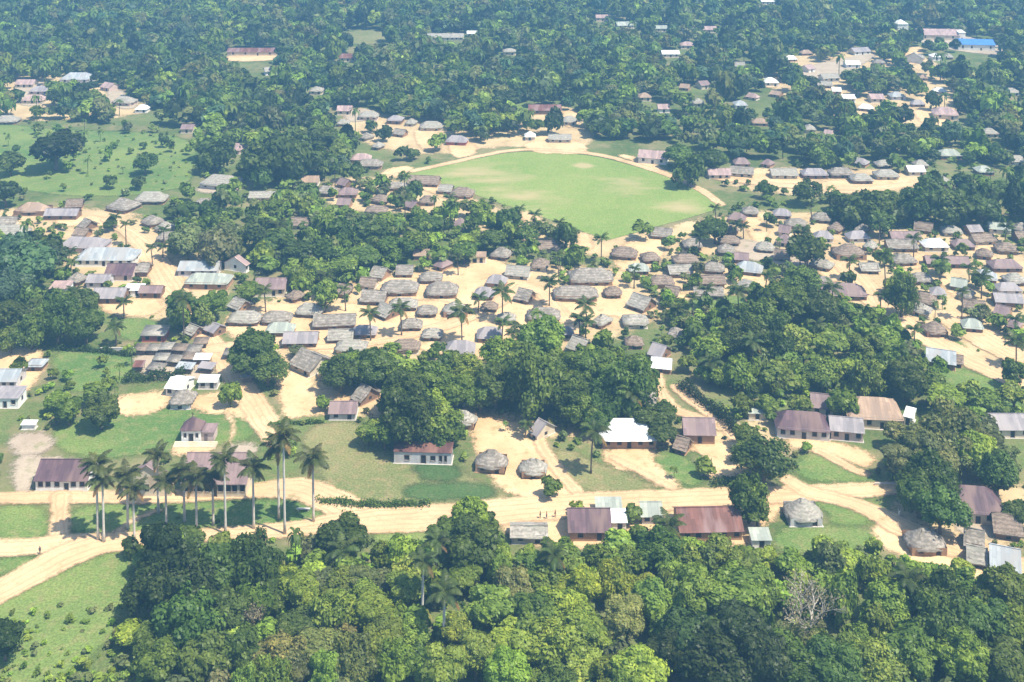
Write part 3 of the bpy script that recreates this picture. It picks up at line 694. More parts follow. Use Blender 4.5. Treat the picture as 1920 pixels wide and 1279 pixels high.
B('house', 441, 512, 34, 9.0, 70, 3.0, 2.8, 'gable', 'pk', 'wh', 'pinkish house showing a white gable among the trees', 'white-gabled pink house', nopen=2)
B('house', 505, 556, 56, 8.0, 0, 2.9, 2.4, 'gable', 'mv', 'cr', 'pinkish mauve house with cream wall and dark windows', 'pinkish mauve house', nopen=4)
B('shed', 287, 642, 42, 5.0, 0, 2.4, .9, 'shed', 'tp', 'rw', 'shed with red wall and pale roof beside the street trees', 'red-walled shed', nopen=2)
B('hut', 360, 636, 30, 5.0, -35, 2.0, 1.6, 'gable', 'tp', 'br', 'pale gabled hut on the left side of the street', None, nopen=1)
B('hut', 398, 634, 36, 5.0, -35, 2.0, 1.6, 'gable', 'la', 'br', 'lavender gabled hut on the right side of the street', None, nopen=1)
for i, (x, y, wpx, rf, lab) in enumerate([
    (262,668,20,'tb','brown stall at the far left end of the market'), (284,668,20,'tg','grey stall second along the back row of the market'), (310,666,24,'tp','pale stall in the middle of the back market row'),
    (336,668,24,'tb','brown stall towards the street in the back market row'), (362,670,22,'tg','grey stall ending the back market row'),
    (300,686,22,'tp','pale stall in the middle market row'), (325,690,22,'tg','grey stall beside the dark heap in the market'), (350,684,20,'tb','brown stall in the middle market row'),
    (378,686,28,'wh','white-roofed stall beside the village street'), (258,700,16,'rd','small red stall on the left of the market'), (290,706,30,'tg','wide grey stall in the front market row'),
    (345,704,30,'bg','bluish stall in the front market row'), (385,704,30,'la','lavender stall at the street corner of the market'), (375,655,22,'tb','dark stall at the street above the market'),
    (430,676,18,'tg','grey roadside stall on the right of the street'), (448,702,18,'tb','brown roadside stall below the street trees'), (462,720,18,'tg','grey roadside stall near the street bend')]):
    B('stall', x, y, wpx, 2.8, random.uniform(-14, 6), 2.0, .55, 'shed', rf, 'br', lab, 'market stalls' if i == 6 else None)
# --- middle of the village
B('house', 578, 708, 70, 9.0, -38, 2.3, 3.0, 'gable', 'tg', 'cr', 'grey gabled thatch house with cream wall on its cream yard', 'grey house on the cream yard', nopen=2)
B('house', 642, 788, 48, 6.0, 0, 2.2, 1.6, 'gable', 'mv', 'gr', 'low mauve and white house at the end of the cream yard', 'low mauve house', nopen=2)
B('hut', 684, 762, 42, 7.0, -42, 2.0, 2.2, 'gable', 'tg', 'br', 'grey gabled hut beside the big trees of the middle', None, nopen=1)
for t in [
  ('house',748,556,70,8.5,0,2.0,2.8,'hip','tg','mu'),('house',828,560,60,8.5,0,2.0,2.9,'hip','tg','mu'),('hut',700,574,46,7,-8,2,2.3,'gable','tg','br'),('hut',755,584,52,6,0,1.9,2,'hip','tp','br'),
  ('hut',724,602,48,7,-42,1.9,2.3,'gable','tp','br'),('hut',854,596,50,7,0,1.9,2.7,'round','tp','mu'),('hut',908,565,38,6,-8,1.9,2.2,'hip','la','br'),('hut',516,611,54,6.5,0,1.9,2.2,'hip','tg','br'),
  ('hut',455,612,60,7,0,1.9,2.3,'hip','tp','br'),('hut',578,598,52,6.5,-10,1.9,2.3,'hip','tp','br'),('hut',523,632,54,6,0,1.9,2,'hip','gg','br'),('house',625,619,82,6.5,4,2,2.1,'gable','tg','br'),('hut',682,636,46,5.5,0,1.9,1.9,'hip','la','br'),
  ('house',561,654,68,7,2,2,2.2,'gable','la','br'),('hut',637,645,46,5.5,3,1.9,1.9,'gable','tp','br'),('house',657,666,58,6,0,2.0,1.9,'hip','tp','cr'),('hut',918,643,48,6.5,0,1.9,2.4,'hip','la','mu'),('hut',862,672,58,7.5,0,1.9,2.6,'hip','la','mu'),
  ('hut',918,586,26,4,0,1.8,1.5,'hip','tb','br'),('shed',902,494,18,4,0,2.6,.5,'shed','ta','cr'),('hut',940,490,42,7,-20,1.9,2.4,'hip','tg','br'),('hut',790,488,30,5,0,2,1.6,'gable','ta','br'),
  ('house',1109,536,78,9.5,0,2,3.1,'hip','tg','mu'),('house',1080,566,86,8,0,2,2.5,'hip','tg','mu'),('hut',986,571,38,6.5,-30,1.9,2.3,'gable','tg','mu'),('hut',1173,489,52,7,-10,1.9,2.4,'hip','tb','mu'),
  ('hut',1199,516,38,5.5,0,1.9,1.9,'hip','gg','br'),('house',1242,541,44,6.5,0,2,2,'hip','tb','mu'),('hut',1207,588,54,8,-42,2,2.7,'gable','tp','br'),('hut',1410,520,58,7.5,-18,1.9,2.5,'hip','bg','br'),
  ('hut',1341,516,42,6,-10,1.9,2,'hip','tg','br'),('house',1334,540,54,6,0,2.1,1.7,'gable','tb','mu'),('house',1330,562,56,5.5,0,2,1.7,'gable','tg','br'),('house',1020,606,62,7,0,1.9,2.4,'hip','tg','mu'),
  ('hut',1090,668,48,7,-38,2,2.4,'gable','tp','br'),('hut',1240,680,44,7,-35,1.9,2.4,'gable','la','br'),('hut',1243,702,44,5.5,-12,1.9,1.9,'gable','wh','br'),('hut',1062,635,26,4.5,0,1.8,1.6,'hip','la','br'),
  ('hut',1218,768,38,6.5,-20,1.9,2.4,'hip','tg','br'),('hut',1597,488,56,8.5,0,2,3.4,'round','tb','mu'),('house',1694,473,58,7,0,2.1,2,'gable','tg','mu'),('house',1757,472,48,7,0,2.2,2.2,'hip','wh','cr'),
  ('house',1583,565,90,8.5,-6,2,2.8,'hip','mv','br'),('hut',1731,535,40,6,0,1.9,2,'hip','tg','br'),('hut',1857,534,48,7,-20,1.9,2.3,'hip','bg','br'),('hut',1806,549,38,6,-28,1.9,2,'gable','gg','br'),
  ('house',1890,511,60,7,0,2,2.1,'hip','mv','br'),('hut',1830,626,42,6,-12,1.9,2,'hip','gg','br'),('hut',1758,634,44,7,0,1.9,2.6,'round','tb','br'),('house',1897,578,54,6.5,-8,2,2,'gable','la','br'),
  ('hut',1632,514,34,5,0,1.9,1.6,'gable','tp','br'),('house',1780,504,86,6,-3,2,1.8,'gable','mv','br'),('hut',1495,430,40,6,0,1.9,2,'hip','tg','br'),('hut',1470,412,36,6,-10,1.9,2,'hip','la','br'),('hut',1545,420,38,6,-15,1.9,2,'hip','tg','br'),
  ('hut',1438,476,36,6,-12,1.9,2,'hip','tp','br'),('house',1700,455,60,6,0,2,1.8,'gable','mv','br'),('hut',1810,470,40,6,0,1.9,2,'hip','mv','br'),('house',1880,440,44,6,-15,2,1.8,'gable','gg','cr'),('hut',1548,540,30,5,0,1.9,1.7,'hip','tg','br'),
  ('hut',1270,640,30,5,-20,1.9,1.7,'hip','tg','br'),('hut',1190,655,30,5,0,1.9,1.7,'hip','tb','br'),('hut',810,640,34,5,0,1.9,1.7,'hip','tp','br'),('hut',770,622,38,5,0,1.9,1.8,'hip','tg','br'),('hut',1150,560,30,5,0,1.9,1.8,'hip','tb','br'),
  ('hut',950,610,30,5,0,1.9,1.8,'hip','tp','br'),('hut',800,596,34,5,0,1.9,1.8,'hip','tg','br'),('hut',1800,690,22,4,-20,1.9,1.4,'gable','tb','br')]:
    kind, cx, by, wpx, d, rot, wh, rh, st, rf, wl = t
    if cx not in (1597, 1109, 1583): wpx *= .9; d *= .92
    B(kind, cx, by, wpx, d, rot, wh, rh, st, rf, wl, None, {(1597,488): 'large purple-brown thatch', (1757,472): 'bright white right-hand roof', (1207,588): 'white-edged gabled hut', (1109,536): 'broadest central thatch', (657,666): 'cream-walled thatch house', (862,672): 'lavender thatch on the sand', (1583,565): 'long mauve-roofed house', (1090,668): 'pale gabled hut in the wood', (1243,702): 'little white-roofed hut', (1410,520): 'bluish thatched hut', (1334,540): 'brown central house', (516,611): 'grey street-side thatch', (902,494): 'small cream shed'}.get((cx, by)))
B('house', 1776, 696, 60, 8.0, -20, 2.2, 2.4, 'gable', 'bg', 'br', 'blue-grey gabled house with dark front on the green right-hand slope', 'blue-grey house on the slope', nopen=2)
# --- upper left and along the field
B('house', 408, 359, 74, 11, -14, 2.6, 3.2, 'hip', 'tp', 'gr', 'big whitish hip-roofed house below the far green meadow', 'whitish meadow house', nopen=3)
B('hut', 279, 384, 54, 8.0, 0, 2.0, 3.0, 'hip', 'tp', 'br', 'pale grey thatched hut with dark front below the meadow', None, nopen=2)
B('hut', 222, 402, 58, 10, -25, 2.0, 3.2, 'hip', 'tg', 'br', 'wide greenish thatch at the lower edge of the meadow', None, nopen=1)
B('house', 140, 157, 56, 12, 0, 3, 3.4, 'hip', 'bg', 'gr', 'pale bluish hip roof in the far upper left hamlet', 'far upper left hamlet', nopen=3)
B('house', 1228, 310, 58, 9, -14, 3.2, 2.8, 'gable', 'pk', 'wh', 'pink-roofed house with white front beside the football pitch', 'pink house by the pitch', nopen=3)
B('house', 808, 246, 40, 8, 0, 2.2, 2.6, 'hip', 'tp', 'cr', 'pale hut at the top of the cream yard beyond the pitch', 'cream yard beyond the pitch', nopen=2)
B('house', 856, 274, 38, 7, -8, 2.2, 2.6, 'hip', 'la', 'rw', 'reddish-walled house on the bank beyond the pitch', None, nopen=1)
B('house', 1836, 96, 66, 16, -8, 4.5, 3.0, 'gable', 'bl', 'wh', 'blue-roofed building in the far right compound', 'far blue-roofed building', nopen=4)
B('house', 1764, 76, 76, 14, -6, 4, 4, 'gable', 'pk', 'cr', 'pink-roofed hall beside the far blue-roofed building', None, nopen=3)
B('house', 1804, 76, 12, 8, 0, 6, 1, 'shed', 'wh', 'wh', 'small bright white block between the pink and blue far roofs', None, nopen=1)
B('house', 1693, 56, 20, 12, 0, 5, 3, 'hip', 'wh', 'wh', 'small bright white house in the far right trees', None, nopen=1)
B('house', 1717, 120, 22, 12, 60, 4, 4, 'gable', 'tp', 'wh', 'far white house showing its gable below the compound', None, nopen=2)
B('house', 1781, 226, 50, 12, -14, 3, 3.2, 'hip', 'pk', 'cr', 'pink roof beside the far cream yard on the right', 'far pink roof', nopen=2)
B('house', 472, 105, 92, 9, 0, 3, 2.2, 'gable', 'rd', 'cr', 'long far red roof with cream front deep in the trees', 'far long red roof', nopen=4)
B('house', 1022, 215, 60, 9, 0, 2.6, 2.4, 'gable', 'rd', 'br', 'red roof among trees behind the football pitch', 'red roof beyond the pitch', nopen=2)
for t in [
  ('house',45,165,34,8,0,2.4,2.4,'gable','pk','cr'),('house',60,195,40,8,0,2.4,2.4,'hip','pk','cr'),('house',72,178,36,8,0,2.4,2.4,'hip','la','pi'),('house',228,200,42,9,-12,2.4,2.8,'hip','tp','pi'),('house',264,212,22,7,0,2.4,2,'hip','wh','wh'),
  ('house',200,172,30,8,-30,2.4,2.4,'gable','pk','pi'),('hut',8,234,40,8,0,2,2.6,'hip','tp','br'),('house',692,318,44,7,0,2.2,2.2,'hip','tg','mu'),('hut',676,306,34,7,0,2,2.2,'hip','pk','mu'),('house',835,76,66,10,0,2.6,2.4,'gable','tp','cr'),('house',652,116,30,9,0,2.8,2.4,'gable','rd','cr'),
  ('hut',795,352,54,8,-8,2,2.4,'gable','tb','mu'),('hut',866,375,44,8,-12,2,2.6,'hip','tb','mu'),('hut',836,366,26,6,-12,2,2,'gable','tp','mu'),('house',994,264,18,6,0,2.4,2,'hip','wh','cr'),('house',1068,236,26,8,0,2.6,2.4,'hip','tp','cr'),('house',1050,268,40,6,0,2.2,1.8,'gable','tp','cr'),
  ('house',1350,336,40,7,0,2.2,2.2,'gable','pk','cr'),('house',1395,334,44,7,-14,2.2,2.2,'gable','tg','cr'),('house',1472,336,46,7,0,2.2,2.2,'gable','tp','cr'),('house',1530,336,46,7,0,2.2,2.2,'hip','la','br'),('house',1580,335,42,7,0,2.2,2.4,'hip','tg','br'),('house',1618,346,36,7,0,2.2,2.2,'hip','tp','br'),
  ('house',1665,338,40,7,0,2.2,2.2,'hip','tp','cr'),('house',1720,330,30,7,0,2.2,2,'gable','wh','cr'),('house',1785,300,40,8,0,2.4,2.2,'hip','gg','br'),('house',1600,128,26,8,0,2.6,2.2,'gable','wh','wh'),('house',1616,104,36,9,12,2.6,2.4,'gable','la','wh'),('house',1447,163,26,9,0,3,2.4,'hip','wh','wh'),
  ('house',1646,193,24,8,0,2.6,2.2,'gable','pk','cr'),('house',1593,193,22,8,0,2.8,1.6,'gable','wh','wh'),('house',1685,188,26,8,0,2.4,2.2,'hip','bg','gr'),('house',1558,154,34,8,10,2.6,2.2,'gable','tp','wh'),('house',1518,137,24,8,30,2.6,2.2,'gable','pk','wh'),('house',1390,205,22,8,0,2.6,2,'hip','bg','wh'),
  ('house',1320,168,24,8,20,2.6,2.2,'gable','mv','cr'),('house',1757,114,16,8,0,3,2,'hip','wh','wh'),('house',1558,262,22,7,-30,2.4,2,'gable','pk','cr'),('house',1860,258,26,8,0,2.4,2,'hip','tp','cr'),('house',955,104,22,8,0,3,1.6,'hip','tp','cr'),('house',1175,55,40,10,10,3,2.6,'gable','gg','cr'),
  ('house',1258,108,32,9,0,2.6,2,'gable','wh','cr'),('house',1210,190,22,8,0,2.6,2,'hip','ta','cr'),('house',1245,212,20,7,0,2.6,2,'gable','pk','wh'),('house',1520,250,18,7,0,2.4,2,'hip','tp','cr'),('house',1900,180,26,8,0,2.4,2,'hip','tp','wh'),('house',1330,62,28,9,0,2.8,2.2,'gable','pk','cr'),
  ('house',885,70,18,8,0,3,1.6,'gable','wh','wh'),('house',500,142,18,8,20,3,2,'gable','tp','wh'),('house',592,178,22,8,0,2.6,2,'hip','tp','cr'),('house',645,216,26,8,0,2.6,2.2,'gable','pk','cr'),('house',690,226,34,8,0,2.4,2.2,'hip','tp','pi'),('house',740,234,30,8,-10,2.4,2,'hip','la','br'),
  ('house',440,290,34,8,-18,2.4,2.4,'hip','pk','pi'),('house',350,250,22,7,0,2.4,1.8,'gable','mv','cr'),('house',1440,9,24,10,0,3,2.4,'gable','wh','wh'),('house',1310,200,18,7,0,2.4,2,'hip','tp','cr'),('house',580,350,30,7,0,2.2,2,'gable','ta','cr'),('house',610,370,34,7,-6,2.2,2,'hip','tg','br'),
  ('house',380,392,32,6,0,2.2,1.8,'hip','tg','cr'),('house',500,378,66,7,3,2,1.6,'gable','tp','cr'),('house',650,372,34,7,0,2,2,'hip','mv','br'),('house',560,430,30,7,0,2,2,'gable','tb','cr'),('hut',1300,470,30,6,0,2,2,'hip','tg','br'),('hut',1410,408,28,6,-10,2,2,'hip','tg','br'),
  ('house',1290,92,26,9,0,2.8,2.2,'hip','pk','cr'),('house',1240,60,22,9,0,2.8,2,'gable','gg','cr'),('house',1130,40,24,9,0,3,2.2,'gable','pk','cr'),('house',1770,350,26,7,0,2.2,2,'hip','tp','br'),('house',1850,330,28,7,0,2.2,2,'hip','gg','br'),('house',1905,310,28,7,0,2.2,2,'gable','tp','cr')]:
    B(*t)

# --- more small houses of the crowded quarters
frng = random.Random(31)
BIGTREES = [(782,800,52),(1172,732,50),(472,662,42),(1018,640,40),(52,500,54),(92,482,36),(1472,562,48),(1502,530,40),(950,415,36),(1340,430,28),(1720,832,52),(850,735,40),(1512,472,36),(1690,560,36),(342,578,32),(1660,520,26),(352,452,36),(400,470,34),(480,440,36)]
def fill(poly, n, kinds='hut hut house', roofs='tg tg tb tb tp la mv', wpx=(26, 44)):
    P = np.array([G(*q) for q in poly]); done = tries = 0
    while done < n and tries < n*80:
        tries += 1
        x, y = frng.uniform(P[:, 0].min(), P[:, 0].max()), frng.uniform(P[:, 1].min(), P[:, 1].max())
        X = np.array([[x, y]])
        if poly_inside(X, P)[0] < 0: continue
        if max(float(f(X)[0]) for f in ROADS) > -4.5 or any(float(f(X)[0]) > -5 for k, f in CLEAR if k == 'pitch'): continue
        w = frng.uniform(5.0, 8.6); R = w*.62
        if any(math.hypot(h['x']-x, h['y']-y) < h['R'] + R + .6 for h in HOUSES): continue
        px, py = PX(x, y - 3); s = S(py)
        if any(math.hypot(px-a, py-8-b) < c*1.05 for a, b, c in BIGTREES): continue
        if any(h['y'] > y and h['y'] - y < 26 and abs(h['px']-px) < (h['box'][2]-h['box'][0])*.5 and not h['auto'] for h in HOUSES): continue
        st = frng.choice(['hip', 'hip', 'gable'])
        B(frng.choice(kinds.split()), px, py, w*s, frng.uniform(4.5, 6.5), frng.choice([0, -6, -12, -25, -38, 6]), 1.95, frng.uniform(1.7, 2.3), st, frng.choice(roofs.split()), frng.choice(['mu', 'br', 'cr', 'mu']))
        done += 1
fill([(420,570),(560,548),(700,515),(900,495),(1080,505),(1250,500),(1240,600),(1080,640),(900,670),(640,660),(420,650)], 14)
fill([(1430,470),(1560,432),(1920,432),(1920,700),(1760,650),(1640,590),(1550,545)], 26)
fill([(0,392),(215,388),(330,440),(400,500),(430,560),(330,600),(180,590),(110,480),(0,460)], 8)
fill([(620,335),(760,345),(980,410),(1110,470),(1330,410),(1560,400),(1560,440),(1240,495),(1000,470),(800,410),(620,400)], 14, roofs='tg tb tb mv')
fill([(1240,445),(1440,440),(1440,545),(1250,570)], 7)
fill([(1320,300),(1760,310),(1760,335),(1380,335)], 5, 'house', 'tg tp la mv')

fill([(1280,170),(1420,110),(1640,80),(1780,110),(1760,210),(1560,230),(1400,240)], 16, 'house', 'tp pk wh la tg ta')
fill([(640,190),(760,180),(780,240),(700,290),(640,260)], 5, 'house', 'tp pk la tg')
# --- white chapel with its pyramid tower, and the church behind the palms
def chapel():
    x, y = G(356, 834); y += 3.2
    root = link('chapel', None, loc=(x, y, 0)); w, d, wh = 5.0, 4.2, 3.7
    ops = [(-.55,.55,0,2.3), (-1.85,-1.25,1.2,2.4), (1.25,1.85,1.2,2.4)]
    wb = MB(); front_wall(wb, w, -d/2, wh, ops)
    wb.add([(-w/2,d/2,-.1),(w/2,d/2,-.1),(w/2,d/2,wh),(-w/2,d/2,wh)], [(3,2,1,0)])
    for sx in (-1, 1): wb.add([(sx*w/2,-d/2,-.1),(sx*w/2,d/2,-.1),(sx*w/2,d/2,wh),(sx*w/2,-d/2,wh)], [(0,1,2,3) if sx > 0 else (3,2,1,0)])
    link('wall', wb.mesh('wall', M['whitepaint']), root)
    for (a0, b0, z0, z1) in ops:
        nm = 'door' if z0 < .3 else 'window'
        fr = MB(); y0, y1, t = -d/2-.05, -d/2+.03, .1
        fr.box(a0-t, a0-.003, y0, y1, z0, z1); fr.box(b0+.003, b0+t, y0, y1, z0, z1); fr.box(a0-t, b0+t, y0, y1, z1+.003, z1+t)
        f = link(nm, fr.mesh('frame', M['frame']), root)
        link('pane', MB().box(a0+.002, b0-.002, -d/2+.12, -d/2+.17, z0+.002, z1-.002).mesh('pane', M['pane']), f)
    link('roof', roof_hip(w, d, wh, 2.3, .45, .1, 14, 0, .02, random.Random(4)).mesh('roof', ROOF['pu'][1]), root)
    fb = MB().box(-.06,.06,-.06,.06,wh+2.2,wh+3.3).box(-.3,.3,-.05,.05,wh+2.8,wh+2.9); link('roof_cross', fb.mesh('roof_cross', M['dark']), root)
    an = MB(); ax0, ax1 = w/2+.005, w/2+3.4
    an.box(ax0, ax1, -d/2+.5, d/2-.3, -.1, 2.6); link('annex', an.mesh('annex', WALL['pi']), root)
    ar = MB().add([(ax0,-d/2+.1,2.62),(ax1+.3,-d/2+.1,2.62),(ax1+.3,d/2,3.0),(ax0,d/2,3.0)], [(0,1,2,3)]); ar.box(ax0+.8, ax0+1.7, -d/2+.44, -d/2+.49, 0, 2.0)
    link('annex_roof', ar.mesh('annex_roof', ROOF['mv'][1]), root)
    st = MB()
    for k in range(4): st.box(-w/2-1.5, w/2+4.6, -d/2-.5-.7*(k+1), -d/2-.5-.7*k, -.1, .62-.15*k)
    link('step', st.mesh('step', WALL['cr']), root)
    tag(root, 'small white chapel with purple pyramid roof on the green lawn', 'chapel')
    HOUSES.append(dict(o=root, x=x, y=y, w=9, d=d, rot=0, R=6, box=(326, 784, 400, 853), px=358, py=815, by=845, auto=False, kind='chapel', rword='purple', style='pyramid', s=S(840)))
    LAND.append(('small white chapel', 358, 815))
chapel()
B('church', 402, 934, 118, 11.0, 0, 4.0, 4.2, 'gable', 'mv', 'cr', 'long church with purple-red roof and cream walls behind the palm avenue', 'church behind the palms', nopen=9)
B('house', 276, 933, 46, 11.5, 90, 4.2, 4.0, 'gable', 'mv', 'cr', 'cream gabled front with reddish roof at the left end of the church', None, ops=[(-3.5,-2.5,1.2,2.8),(-.6,.6,0,2.4),(2.5,3.5,1.2,2.8)])
for n_, x_, y_ in [("pitch's left corner",765,330),("pitch's far end",985,276),("pitch's near corner",1140,440),("pitch's right corner",1348,388),('palm avenue',400,960),("main road's left fork",100,1040),
                   ('far green meadow',200,290),('bare pale tree',1530,1160),('pale olive dome tree',1172,1165),('tall wood palms',830,1120),('dark hedge lane',1325,775),("street's wide bend",300,510),
                   ('grey bare plot',58,832),('market lawn',170,690),('rough green meadow',90,1140),('vegetable beds',830,905),("photo's lower right corner",1880,1250),("photo's lower left corner",20,1260),("photo's bottom centre",960,1265),
                   ("main road's bend",640,960),('yellow-green tree',1140,1095)]: LAND.append((n_, x_, y_))
# ------------------------------------------------------------------ tree shapes
def ico(sub):
    bm = bmesh.new(); bmesh.ops.create_icosphere(bm, subdivisions=sub, radius=1.0)
    V = np.array([v.co[:] for v in bm.verts]); Fq = np.array([[v.index for v in f.verts] for f in bm.faces]); bm.free(); return V, Fq
ICO1, ICO2 = ico(1), ico(2)
def unit(a): return a/np.maximum(np.linalg.norm(a, axis=1, keepdims=True), 1e-9)
def crown_arrays(seed, ncards, cs, nl, flat=0.85, zc=1.0, spread=0.62, lr=(0.28, 0.46), openness=0.0, core=True, ncore=99):
    r = np.random.default_rng(seed)
    d = unit(r.normal(size=(nl, 3))); d[:, 2] = np.abs(d[:, 2])*0.95 - 0.28; d = unit(d)
    c = d*spread*(0.75 + 0.38*r.random((nl, 1))); rad = r.uniform(*lr, nl)
    c = np.vstack([c, [[0, 0, 0.0]]]); rad = np.append(rad, 0.55)
    ltone = r.uniform(-.22, .22, nl+1)
    m = int(ncards*2.4)
    k = r.choice(nl+1, m, p=rad**2/(rad**2).sum())
    dr = unit(r.normal(size=(m, 3)))
    flip = (dr[:, 2] < -0.25) & (r.random(m) < 0.75); dr[flip, 2] *= -1
    w3 = r.normal(scale=3.2, size=(3, 3)); ph = r.uniform(0, 6.28, (3, nl+1))
    wob = sum(np.sin(dr @ w3[q]*1.3 + ph[q][k]) for q in range(3))*0.085
    ell = 1 + r.uniform(-.22, .22, (nl+1, 3))
    p = c[k] + dr*ell[k]*(rad[k]*(1 + wob))[:, None]*(0.97 + 0.11*r.normal(size=(m, 1)).clip(-2, 2.6))
    if openness: p += r.normal(scale=openness, size=p.shape)
    ok = np.ones(m, bool)
    for j in range(nl+1):
        ok &= (np.linalg.norm(p - c[j], axis=1) > rad[j]*0.80) | (k == j)
    p, dr, k = p[ok][:ncards], dr[ok][:ncards], k[ok][:ncards]
    n = len(p)
    nr = unit(dr + r.normal(scale=0.42, size=(n, 3)) + [0, 0, 0.15])
    t1 = unit(np.cross(nr, r.normal(size=(n, 3)))); t2 = np.cross(nr, t1)
    s = (cs*r.uniform(0.6, 1.35, (n, 1)))
    asp = r.uniform(0.5, 0.8, (n, 1))
    V = np.stack([p + t1*s, p + t2*s*asp + nr*s*.12, p - t1*s, p - t2*s*asp + nr*s*.12], 1).reshape(-1, 3)
    Q = np.arange(4*n).reshape(n, 4)
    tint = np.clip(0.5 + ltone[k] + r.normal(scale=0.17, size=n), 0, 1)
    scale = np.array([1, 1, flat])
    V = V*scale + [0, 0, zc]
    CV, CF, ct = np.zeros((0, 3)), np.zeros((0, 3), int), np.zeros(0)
    if core:  # dark inner blobs, added to block light and shade the crown inside
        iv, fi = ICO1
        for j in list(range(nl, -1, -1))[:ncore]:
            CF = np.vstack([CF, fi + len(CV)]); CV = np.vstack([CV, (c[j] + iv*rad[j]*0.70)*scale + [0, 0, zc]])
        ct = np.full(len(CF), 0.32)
    return V, Q, tint, CV, CF, ct, (c*scale + [0, 0, zc])
def tri2quad(F3): return np.column_stack([F3, F3[:, 2]])
def crown_mesh(name, mat, *a, **k):
    V, Q, t, CV, CF, ct, c = crown_arrays(*a, **k)
    me = bpy.data.meshes.new(name)
    nq, n3 = len(Q), len(CF)
    me.vertices.add(len(V) + len(CV)); me.vertices.foreach_set('co', np.vstack([V, CV]).astype(np.float32).ravel())
    loops = np.concatenate([Q.ravel(), (CF + len(V)).ravel()]).astype(np.int32)
    me.loops.add(len(loops)); me.loops.foreach_set('vertex_index', loops)
    st = np.concatenate([np.arange(nq)*4, nq*4 + np.arange(n3)*3]).astype(np.int32)
    me.polygons.add(nq + n3); me.polygons.foreach_set('loop_start', st)
    me.materials.append(mat)
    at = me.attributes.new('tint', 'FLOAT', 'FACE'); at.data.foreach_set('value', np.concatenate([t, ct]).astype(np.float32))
    me.update(calc_edges=True)
    return me, c
def trunk_mesh(c, rnd, r0=0.075, top=1.0, mat=None, nb=5):
    m = MB(); lx, ly = rnd.uniform(-.06, .06), rnd.uniform(-.06, .06)
    base = [(0, 0, -.05), (lx*.3, ly*.3, .18*top), (lx, ly, .45*top), (lx*1.2, ly*1.2, .8*top)]
    m.tube(base, [r0*1.35, r0, r0*.85, r0*.55], 8)
    for q in list(c)[:nb]:
        a = Vector((lx, ly, .42*top)); b = Vector(q); mid = (a + b)/2 + Vector((0, 0, -.06))
        m.tube([a, mid, b], [r0*.55, r0*.36, r0*.15], 5)
    return m.mesh('trunk', mat or M['bark'], True)
LODS = {'near': [], 'mid': [], 'far': []}
for i in range(7):
    me, c = crown_mesh('crown_near', M['leaf'], 100+i, 7600, 0.072, 15 + 2*(i % 4), flat=(.80, .92, .72, 1.02, .85, .78, .95, .7, .88)[i], lr=((.22, .36), (.25, .42), (.2, .34))[i % 3], spread=(.66, .62, .7)[i % 3])
    LODS['near'].append((me, trunk_mesh(c, random.Random(i))))
for i in range(8):
    me, c = crown_mesh('crown_mid', M['leaf'], 200+i, 2300, 0.125, 9 + 2*(i % 3), flat=(.82, .95, .75, 1.1, .85, .8, 1.0, .72)[i], lr=((.26, .42), (.28, .46))[i % 2])
    LODS['mid'].append((me, trunk_mesh(c, random.Random(20+i))))
for i in range(7):
    me, c = crown_mesh('crown_far', M['leaf'], 300+i, 620, 0.20, 7, flat=(.85, 1.0, .75, 1.15, .9, .8, 1.0)[i])
    LODS['far'].append((me, trunk_mesh(c, random.Random(40+i), nb=3)))
for i in range(5):                          # airy crowns with loose sprays
    me, c = crown_mesh('crown_near', M['leaf'], 140+i, 5600, 0.066, 22, flat=(1.0, .8, 1.25, .9, .7)[i], lr=(.16, .30), spread=.78, openness=.05, core=False)
    LODS['near'].append((me, trunk_mesh(c, random.Random(60+i), nb=9)))
    me, c = crown_mesh('crown_mid', M['leaf'], 240+i, 1900, 0.11, 15, flat=(1.0, .8, 1.3, .9, .7)[i], lr=(.18, .32), spread=.76, openness=.05, core=False)
    LODS['mid'].append((me, trunk_mesh(c, random.Random(70+i), nb=7)))
domes = []                                 # one smooth rounded dome crown
me, c = crown_mesh('crown_dome', M['leaf'], 77, 9500, 0.058, 26, flat=.78, zc=1.0, spread=.70, lr=(.24, .31)); domes.append((me, trunk_mesh(c, random.Random(3))))

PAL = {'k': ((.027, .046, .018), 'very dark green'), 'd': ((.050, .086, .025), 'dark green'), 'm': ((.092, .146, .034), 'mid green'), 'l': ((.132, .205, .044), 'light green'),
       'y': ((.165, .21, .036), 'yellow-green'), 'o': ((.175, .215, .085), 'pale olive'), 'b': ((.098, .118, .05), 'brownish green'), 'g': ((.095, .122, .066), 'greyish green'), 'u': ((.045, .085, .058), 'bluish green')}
TREES = []
def T(cx, cy, r, col, hf=1.0, form=None):
    """A broadleaf tree whose crown is seen centred at (cx, cy) with radius r px."""
    if col in 'mlyg' and 1015 < cy < 1102 and cx > 560: r *= .72
    if col in 'mlg' and cx > 1230 and 560 < cy < 800: r *= .66
    if col in 'md' and 530 < cx < 1090 and 370 < cy < 555: r *= .80
    by = min(cy + r*0.98*hf, 1900)
    s = S(by); R = r/s
    x, y = G(cx, by); hc = height_at(x, y, cy)
    TREES.append(dict(px=cx, py=cy, r=r, x=x, y=y, R=R, sz=max(0.75, min(hc/R, 2.2)), col=col, form=form, hand=True))
def TT(col, *pts):
    for p in pts: T(p[0], p[1], p[2], col, *(p[3:]))
